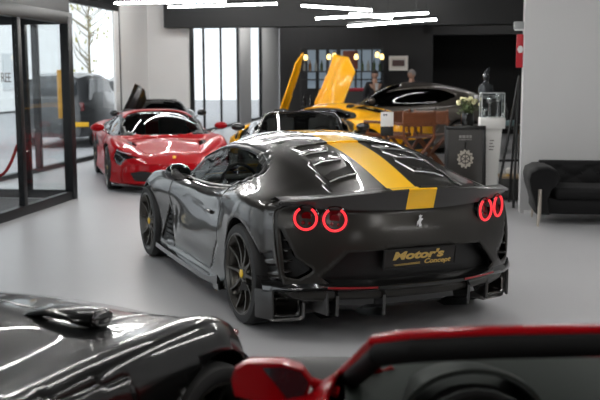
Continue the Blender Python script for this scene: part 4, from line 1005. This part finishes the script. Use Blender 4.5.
    b = MB(); b.box((0, 0, 1.445), (.30, .26, .05), .008); b.build('shelf', mat('stand_grey', (.22,.22,.22), .5), st)
    b = MB(); b.box((0, 0, .015), (.34, .34, .03), .006); b.build('foot', M_plastic, st)
    # long dark counter with the flowers
    ct = empty('table', (3.06, 14.75, 0), 0, 'high dark table behind the framed poster and pedestal', 'table'); tm = mat('table_dark', (.03,.027,.025), .35)
    b = MB(); b.box((0, 0, .955), (1.14, .6, .05), .01); b.build('tabletop', tm, ct)
    for x in (-.50, .50):
        for y in (-.24, .24): b = MB(); b.box((x, y, .465), (.05, .05, .93), .005); b.build('leg', tm, ct)
    va = empty('flower_vase', (2.63, 14.6, .98), 0, 'black vase of cream roses and leaves beside the yellow car', 'vase')
    b = MB(); b.lathe([(0, 0), (.09, 0), (.10, .05), (.10, .17), (.095, .2), (.085, .2), (.085, .02), (0, .02)], 24); b.build('vase', M_gloss, va)
    rnd = random.Random(5); lf = mat('leaf_green', (.07,.10,.035), .6); fl = mat('cream_petal', (.66,.62,.36), .6)
    b = MB(); l = MB()
    for k in range(26):
        a = rnd.uniform(0, 2*PI); r_ = rnd.uniform(.02, .2); h = rnd.uniform(.26, .46); b.tube([(0, 0, .12), (r_*.5*math.cos(a), r_*.5*math.sin(a), h*.7), (r_*math.cos(a), r_*math.sin(a), h)], .004, 4)
        for q in range(3):
            T = TM((r_*math.cos(a)*rnd.uniform(.6, 1.2), r_*math.sin(a)*rnd.uniform(.6, 1.2), h*rnd.uniform(.6, 1)), (rnd.uniform(-1, 1), rnd.uniform(-1, 1), rnd.uniform(0, 6)))
            l.add([(0, 0, 0), (.03, .018, .006), (.075, 0, .0), (.03, -.018, .006)], [(0, 1, 2, 3)], T)
    b.build('stems', lf, va); l.build('leaves', lf, va, smooth=False)
    for k in range(15):
        a = k*2.4; r_ = .05+.017*k*.65; z = .44-.011*k*.7+rnd.uniform(-.03, .03); c = Vector((r_*math.cos(a), r_*math.sin(a), z))
        b = MB()
        for q in range(3):
            T = Matrix.Translation(c) @ Euler((rnd.uniform(-.4, .4), rnd.uniform(-.4, .4), q*2)).to_matrix().to_4x4()
            b.lathe([(.004, -.03), (.03-.006*q, -.015), (.036-.008*q, .008), (.026-.007*q, .026), (.014-.004*q, .02)], 9, T)
        b.build('rose', fl, va)
    tl = mat('teal_box', (.16,.24,.25), .5)
    tag(MBbox((3.28, 14.6, 1.02), (.24, .16, .08), 'box', tl), 'flat grey teal box on the high table by the ladder', 'box')
    o = empty('bottle', (3.24, 14.68, 1.06), 0, 'dark bottle standing on the teal box', 'bottle'); b = MB(); b.lathe([(0, 0), (.04, 0), (.042, .15), (.015, .21), (.015, .27), (0, .27)], 14); b.build('bottle_body', M_gloss, o)
    # black folding ladder-like easel by the partition
    ea = empty('easel', (2.85, 12.55, 0), R(8), 'tall black folding easel between the pedestal and the white wall', 'easel')
    for pts in ([(-.21, -.05, .0), (.10, 0, 1.75)], [(-.03, -.25, 0), (.10, 0, 1.75)], [(.11, .3, 0), (.10, 0, 1.75)]):
        b = MB(); b.tube(pts, .017, 6); b.build('leg', M_plastic, ea)
    b = MB(); b.box((-.0, -.05, .62), (.34, .04, .03), .004); b.build('rail', M_plastic, ea)
    # low shelf glimpsed past the tail
    lo = empty('side_cabinet', (3.12, 14.3-1.05, 0), RZ, 'low dark cabinet half hidden behind the grey coupe near the easel', 'cabinet')
    b = MB(); b.box((0, 0, .16), (.5, .4, .30), .01); b.build('carcass', M_carbon, lo); b = MB(); b.box((0, 0, .325), (.54, .44, .03), .005); b.build('top', mat('oak_top', (.3,.22,.14), .5), lo)
    o = empty('ornament', (2.98, 13.15, .34), 0, 'small white ball ornament with a golden base on the low cabinet', 'ornament'); b = MB(); b.ball((0, 0, .075), .05); b.build('ball', wh, o); b = MB(); b.lathe([(0, 0), (.05, 0), (.03, .03), (0, .03)], 14); b.build('base', mat('gold_base', (.5,.33,.1), .3, .8), o)
    # sign on the end of the partition
    e = uv(1.02, 12.32)
    o = empty('fire_sign', (e.x, e.y, 1.86), RZ, 'red sign with a white hexagon fixed to the edge of the white partition', 'sign')
    b = MB(); b.box((-.005, 0, .21), (.10, .02, .42), .003); b.build('panel', mat('sign_red', (.45,.01,.02), .45), o)
    b = MB(); b.prism([(.04*math.cos(k*PI/3), .05*math.sin(k*PI/3)) for k in range(6)], .004, Matrix(((1,0,0,-.005),(0,0,-1,-.010),(0,1,0,.23),(0,0,0,1)))); b.build('hexagon', M_white, o, smooth=False)
    o = empty('emergency_light', (e.x-.03, e.y, 2.33), RZ, 'small white emergency light box above the red sign', 'lamp')
    b = MB(); b.box((0, 0, .06), (.13, .06, .10), .01); b.build('housing', mat('box_grey', (.30,.31,.31), .5), o); b = MB(); b.box((0, -.02, .005), (.11, .03, .02), .004); b.build('diffuser', M_white, o)
    # wooden folding director's chairs
    wd = mat('red_brown_wood', (.17,.055,.018), .4, 0, .3, noise=(14, (.11,.032,.011), 5)); cv = mat('leather_brown', (.10,.035,.015), .55)
    def chair(loc, rz, label):
        o = empty('folding_chair', loc, rz, label, 'chair', None); W2, D2, SH = .29, .24, .70
        for s in (-1, 1):
            for a, c in ((-1, 1), (1, -1)):
                b = MB(); b.tube([(a*W2, s*D2, .02), (c*W2, s*D2, SH-.02)], .032, 6, flat=1.); b.build('cross_leg', wd, o)
            b = MB(); b.box((0, s*D2, .015), (2*W2+.05, .04, .03), .005); b.build('floor_rail', wd, o)
            b = MB(); b.box((s*W2, 0, SH), (.06, 2*D2+.06, .06), .006); b.build('seat_rail', wd, o)
            for y in (-D2, D2): b = MB(); b.box((s*W2, y, SH+(.23 if y > 0 else .11)), (.035, .035, .46 if y > 0 else .22), .005); b.build('post', wd, o)
            b = MB(); b.box((s*W2, -.02, SH+.23), (.09, 2*D2+.10, .045), .006); b.build('armrest', wd, o)
        b = MB(); b.grid([[(x, y, SH+.015-.03*(1-(x/W2)**2)) for y in (-D2, 0, D2)] for x in np.linspace(-W2, W2, 7)]); b.build('seat', cv, o)
        b = MB(); b.box((0, D2, SH+.385), (2*W2+.04, .035, .09), .006); b.box((0, D2, SH+.22), (2*W2, .028, .07), .006); b.box((0, D2+.004, SH+.30), (2*W2, .012, .12), .004)
        for x in (-W2, W2): b.box((x, D2, SH+.31), (.05, .03, .22), .006)
        b.build('backrest', wd, o)
    chair((1.98, 16.3, 0), R(200), 'red-brown wooden folding chair nearest the framed poster')
    chair((1.62, 17.0, 0), R(215), 'red-brown wooden folding chair behind the white information board')
    chair((2.42, 17.1, 0), R(170), 'red-brown wooden folding chair in front of the yellow rear fender, partly behind the poster')
    # white information board on a stand
    o = empty('information_board', (1.52, 16.2, 0), R(4), 'white information board on a black stand in front of the yellow car', 'sign')
    b = MB(); b.box((0, 0, 1.01), (.225, .015, .25), .004); b.build('board', mat('board_white', (.58,.57,.54), .5), o)
    b = MB(); b.box((-.055, -.009, 1.085), (.03, .003, .03)); b.box((-.015, -.009, 1.085), (.03, .003, .03)); b.build('printing', M_plastic, o)
    b = MB(); b.box((0, .01, .80), (.225, .02, .16), .004); b.tube([(0, .015, 0), (0, .015, .9)], .015, 8); b.build('post', M_plastic, o); b = MB(); b.lathe([(0, 0), (.14, 0), (.14, .015), (0, .02)], 20); b.build('foot', M_plastic, o)
    # rope post in the lobby
    br = mat('brass', (.55,.42,.2), .25, 1.)
    for (x, y, lab) in ((-3.64, 12.05, 'brass rope post standing in the glass lobby'), (-4.35, 12.35, 'second brass rope post deeper in the lobby, at the left frame edge')):
        o = empty('rope_post', (x, y, .016), 0, lab, 'post')
        b = MB(); b.lathe([(0, 0), (.15, 0), (.15, .015), (.05, .035), (.022, .05), (.02, .9), (.035, .91), (.035, .94), (.02, .95), (.03, .98), (0, 1.0)], 24); b.build('post', br, o)
    b = MB(); pts = [Vector((-3.68, 12.07, .88)).lerp(Vector((-4.31, 12.33, .88)), t)+Vector((0, 0, -.42*(1-(2*t-1)**2))) for t in np.linspace(0, 1, 15)]
    b.tube(pts, .02, 8); tag(b.build('barrier_rope', mat('rope_red', (.25,.01,.015), .8)), 'dark red velvet rope hanging between the brass posts', 'rope')
    # orange banner outside the lobby
    o = empty('banner', (-4.98, 19.4, -.1), 0, 'narrow orange banner standing outside, seen through the lobby glass', 'banner')
    b = MB(); sec = [[(-.13-.03*t, 0, .9+1.3*t), (.02, .0, .9+1.3*t)] for t in np.linspace(0, 1, 6)]; b.box((0, 0, 1.5), (.10, .02, 1.0), .004); b.build('cloth', mat('banner_orange', (.62,.33,.06), .7), o); b = MB(); b.tube([(.06, 0, 0), (.06, 0, 2.2)], .015, 6); b.build('pole', M_frame, o)
def MBbox(c, d, name, m, bev=.006):
    b = MB(); b.box(c, d, bev); return b.build(name, m)
def bar():
    Y = 26.4
    X = lambda x: (x-300)/930.3*Y
    Z = lambda y: 1.7504+(76.15-y)/930.3*Y
    dk = mat('shelf_dark', (.02,.02,.021), .5)
    o = empty('bar_shelf', (X(342), Y, 0), 0, 'lit back-bar shelving full of bottles behind the yellow doors', 'shelf')
    w = X(384)-X(302); b = MB()
    for z in (0.9, Z(71.5), Z(60)-.55+.0, Z(49)): b.box((0, 0, z), (w, .35, .035), .004)
    for x in (-w/2, -w/6, w/6, w/2): b.box((x, 0, Z(49)/2), (.04, .35, Z(49)), .004)
    b.build('frame', dk, o)
    for i, (x, ww) in enumerate(((312, 8), (323, 7), (333, 7), (347, 12), (357, 8), (367, 9), (377, 8))):
        b = MB(); b.box((X(x)-X(342), .16, (Z(50)+Z(88))/2), (ww/930.3*Y, .01, Z(50)-Z(88))); b.build('back_panel', mat('lit_blue_panel', (.3,.38,.45), .4, emit=(.42,.55,.68), es=.24), o, smooth=False)  # blue glow put in for window light reflected behind the shelves
    rnd = random.Random(11); cols = [mat('bottle_green', (.05,.09,.04), .1, 0, .8), mat('bottle_amber', (.20,.09,.02), .1, 0, .8), mat('bottle_clear', (.35,.37,.36), .1, 0, .8), mat('bottle_dark', (.02,.015,.015), .1, 0, .8)]
    dat = []
    for k, c in enumerate(cols):
        b = MB(); b.lathe([(0, 0), (.042, 0), (.043, .19), (.016, .25), (.014, .32), (0, .32)], 12); bo = b.build('bottle', c); dat.append(bo.data); bpy.data.objects.remove(bo)
    for zi, z in ((0, 1.02+.0), (1, Z(71.5)+.0175)):
        if zi == 0: z = .9175
        for i in range(14):
            x = -w/2+.1+(w-.2)*i/13
            if min(abs(x-q) for q in (-w/2, -w/6, w/6, w/2)) < .065: continue
            q = bpy.data.objects.new('bottle', dat[rnd.randrange(4)]); C.objects.link(q); q.location = (X(342)+x, Y-.05, z); q.scale = (1, 1, rnd.uniform(.8, 1.1))
            tag(q, 'bottle on the upper shelf of the lit back bar' if zi else 'bottle on the lower shelf of the lit back bar', 'bottle', 'bottles on the upper bar shelf' if zi else 'bottles on the lower bar shelf')
    # dark red poster in the shelf and red runner
    q = empty('poster', (X(350), Y-.21, Z(69)), 0, 'small dark red picture hung among the bar shelves', 'picture'); b = MB(); b.box((0, 0, .25), (.42, .02, .50), .004); b.build('panel', mat('poster_maroon', (.09,.02,.015), .5, noise=(9, (.28,.09,.06), 5)), q)
    q = empty('counter', (X(362), Y-1.4, 0), 0, 'bar counter with a red top edge behind the grey fastback car', 'counter'); b = MB(); b.box((0, 0, .68), (1.6, .5, 1.36), .01); b.build('front', dk, q); b = MB(); b.box((0, 0, 1.40), (1.66, .56, .08), .01); b.build('counter_top', mat('counter_red', (.35,.015,.03), .4), q)
    # pendant lamps
    for x, y, lab in ((306, 57.5, 'warm pendant lamp furthest left over the bar'), (329, 57, 'warm pendant lamp second from left, left one of the close pair'), (334.5, 56, 'warm pendant lamp third from left, right one of the close pair'), (356, 57, 'single warm pendant lamp fourth from left over the bar'), (377, 55, 'warm pendant lamp fifth from left, beside the last one'), (381.5, 57, 'warm pendant lamp furthest right over the bar')):
        yy = Y-1.2; p = ((x-300)/930.3*yy, yy, 1.7504+(76.15-y)/930.3*yy)
        o = empty('pendant_lamp', p, 0, lab, 'lamp')
        b = MB(); b.lathe([(0, -.075), (.04, -.07), (.055, -.03), (.052, .03), (.03, .07), (0, .075)], 18); b.build('bulb_shade', mat('warm_bulb', (1,.8,.4), .4, emit=(1,.70,.25), es=3.0), o)
        b = MB(); b.tube([(0, 0, .06), (0, 0, 4.19-p[2])], .006, 5); b.lathe([(0, .06), (.03, .065), (.03, .11), (0, .12)], 12); b.build('cord', dk, o)
    # framed picture on the black wall
    c = Vector(((398-300)/930.3*26.0, 26.0, 1.7504+(76.15-70.5)/930.3*26.0)); 
    o = empty('framed_picture', (c.x, c.y+.0, c.z), RZ, 'white framed picture hanging on the black back wall', 'picture')
    b = MB()
    for cc, d in (((0, 0, .02), (.52, .03, .05)), ((0, 0, .37), (.52, .03, .05)), ((-.235, 0, .195), (.05, .03, .40)), ((.235, 0, .195), (.05, .03, .40))): b.box(cc, d, .004)
    b.build('frame', mat('picture_white', (.85,.84,.82), .5), o)
    b = MB(); b.box((0, .006, .195), (.46, .01, .36)); b.build('mat_board', mat('picture_mount', (.75,.73,.70), .6), o)
    b = MB(); b.box((0, -.002, .20), (.34, .008, .17)); b.build('photo', mat('picture_print', (.015,.013,.013), .4, noise=(16, (.10,.03,.03), 4)), o)
def person(label, loc, rz, hair, suit, skin, turn, hscale=1.0):
    """one continuous skinned body; hair, suit and shirt are children"""
    root = empty('person', loc, rz, label, 'person'); k = hscale
    J = {}; E = []
    pts = dict(pel=(0,0,.98,.145), wst=(0,.01,1.12,.135), chs=(0,.015,1.32,.15), nck=(0,.01,1.50,.062), hd0=(0,-.005,1.60,.062),
        shl=(-.17,.01,1.44,.068), ell=(-.25,.03,1.17,.048), wrl=(-.24,-.08,.95,.034), shr=(.17,.01,1.44,.068), elr=(.25,.03,1.17,.048), wrr=(.24,-.08,.95,.034),
        hpl=(-.09,0,.90,.095), knl=(-.10,-.02,.50,.062), anl=(-.11,.02,.09,.046), tol=(-.12,-.14,.04,.035), hpr=(.09,0,.90,.095), knr=(.10,-.02,.50,.062), anr=(.11,.02,.09,.046), tor=(.12,-.14,.04,.035))
    ed = [('pel','wst'),('wst','chs'),('chs','nck'),('nck','hd0'),('chs','shl'),('shl','ell'),('ell','wrl'),('chs','shr'),('shr','elr'),('elr','wrr'),('pel','hpl'),('hpl','knl'),('knl','anl'),('anl','tol'),('pel','hpr'),('hpr','knr'),('knr','anr'),('anr','tor')]
    for s, q in ((-1, 'wrl'), (1, 'wrr')):       # a palm and five fingers on each hand
        w = Vector(pts[q][:3]); pts['pm'+q] = (w.x, w.y-.03, w.z-.075, .026); ed.append((q, 'pm'+q))
        for f, (dx, L) in enumerate(((-.030, .07), (-.010, .08), (.010, .076), (.028, .06))):
            a, c = 'f%d%s' % (f, q), 'g%d%s' % (f, q); pts[a] = (w.x+dx*.6, w.y-.045+dx*s*.4, w.z-.12, .0095); pts[c] = (w.x+dx*.6, w.y-.045-.02, w.z-.12-L*.7, .008); ed += [('pm'+q, a), (a, c)]
        pts['t'+q] = (w.x-s*.03, w.y-.065, w.z-.06, .011); pts['u'+q] = (w.x-s*.035, w.y-.085, w.z-.10, .009); ed += [('pm'+q, 't'+q), ('t'+q, 'u'+q)]
    def skinned(name, keep, grow, m, parent, sub=2):
        ks = [n for n in pts if n in keep]; me = bpy.data.meshes.new(name)
        me.from_pydata([Vector(pts[n][:3])*k for n in ks], [(ks.index(a), ks.index(b)) for a, b in ed if a in ks and b in ks], [])
        o = bpy.data.objects.new(name, me); C.objects.link(o)
        md = o.modifiers.new('skin', 'SKIN'); md.use_smooth_shade = True
        for i, n in enumerate(ks): r = pts[n][3]*k+grow; me.skin_vertices[0].data[i].radius = (r, r*(.72 if n in ('chs','wst','pel') else 1))
        me.skin_vertices[0].data[0].use_root = True
        sb = o.modifiers.new('sub', 'SUBSURF'); sb.levels = sb.render_levels = sub
        me.materials.append(m); o.parent = parent
        return o
    sk = mat('skin_tone', skin, .5)
    body = skinned('body', set(pts), 0, sk, root)
    # head: a shaped egg with brow, nose, mouth, eyes, ears
    H = Matrix.Translation((0, -.005, 1.66*k)) @ Matrix.Rotation(turn, 4, 'Z')
    def head_pt(th, ph, g=0.):
        x = math.sin(th)*math.cos(ph); y = math.sin(th)*math.sin(ph); z = math.cos(th)
        P_ = Vector((x*(.078+g), y*(.098+g), z*(.118+g)))
        if z < -.2: P_.x *= 1-.28*(-z-.2); P_.y *= 1-.1*(-z-.2)
        if y < -.6: 
            nz = math.exp(-(x/.16)**2-((z+.18)/.16)**2); P_.y -= .020*nz
            P_.y += .006*(math.exp(-((abs(x)-.38)/.16)**2-((z-.05)/.12)**2)); P_.y -= .006*math.exp(-((z-.24)/.1)**2)
        return P_
    b = MB(); b.grid([[head_pt(PI*i/22, 2*PI*j/30) for j in range(30)] for i in range(23)], H, wrap=True)
    for s in (-1, 1): b.ball((s*.079, .008, -.005), (.012, .02, .032), H, 10, 8)
    hd = b.build('head', sk, body, auto=None)
    b = MB()
    for s in (-1, 1): b.ball((s*.031, -.087, .012), (.013, .008, .008), H, 10, 6)
    b.build('eyes', mat('eye_white', (.55,.53,.5), .3), body)
    b = MB(); b.ball((0, -.097, -.058), (.024, .006, .006), H, 10, 6); b.build('mouth', mat('lip', (.35,.12,.1), .5), body)
    hm = mat('hair_'+('dark' if hair[0] < .1 else 'grey'), hair, .6)
    b = MB(); b.grid([[head_pt(PI*.56*i/10*(1.0 if math.sin(2*PI*j/30) > -.35 else .72), 2*PI*j/30, .012) for j in range(30)] for i in range(11)], H, wrap=True); b.build('hair', hm, root)
    sm = mat('suit_navy' , suit, .7)
    skinned('jacket', {'pel','wst','chs','shl','ell','wrl','shr','elr','wrr','hpl','hpr'}, .012, sm, root)
    skinned('trousers', {'pel','hpl','knl','anl','hpr','knr','anr'}, .010, mat('trouser_dark', (.015,.015,.018), .7), root)
    b = MB(); b.prism([(-.045, 1.47), (.045, 1.47), (.012, 1.22), (-.012, 1.22)], .02, Matrix(((k,0,0,0),(0,0,-k,-.118*k),(0,k,0,0),(0,0,0,1)))); b.build('shirt', mat('shirt_white', (.6,.6,.6), .6), root, smooth=False)
    for s, q in ((-1, 'anl'), (1, 'anr')):
        b = MB(); b.ball((s*.115*k, -.05, .05), (.05, .14, .05)); b.build('shoe', M_gloss, root)
    return root
def people():
    person('person with short dark hair, dark suit and white shirt behind the grey car', (1.88, 23.4, .0), R(15), (.02,.014,.01), (.012,.012,.016), (.42,.24,.17), R(-10), 1.075)
    person('person with grey hair in a dark suit, right of the framed picture', (2.80, 23.4, .0), R(-40), (.28,.26,.25), (.012,.012,.016), (.42,.24,.17), R(-25), 1.08)
def camera():
    cd = bpy.data.cameras.new('camera'); co = bpy.data.objects.new('camera', cd); C.objects.link(co)
    cd.sensor_width = 36; cd.lens = 928.08/600*36; cd.clip_start = .05; cd.clip_end = 300
    co.matrix_world = Matrix.Translation((0, 0, 1.758)) @ Matrix.Rotation(PI/2-.1327, 4, 'X') @ Matrix.Rotation(-.0028*ROLLS, 4, 'Z')
    bpy.context.scene.camera = co
ROLLS = 1
room(); lights(); outside(); camera()
hero(); red_coupe(); black_spider(); black_coupe(); yellow_car(); grey_suv(); foreground_black(); foreground_red()
props(); bar(); people()
sc = bpy.context.scene
cd = sc.camera.data; cd.dof.use_dof = True; cd.dof.focus_distance = 6.4; cd.dof.aperture_fstop = 3.2
vs = sc.view_settings; vs.view_transform = 'Standard'; vs.look = 'None'; vs.gamma = 1; vs.use_curve_mapping = False; vs.exposure = EXPO
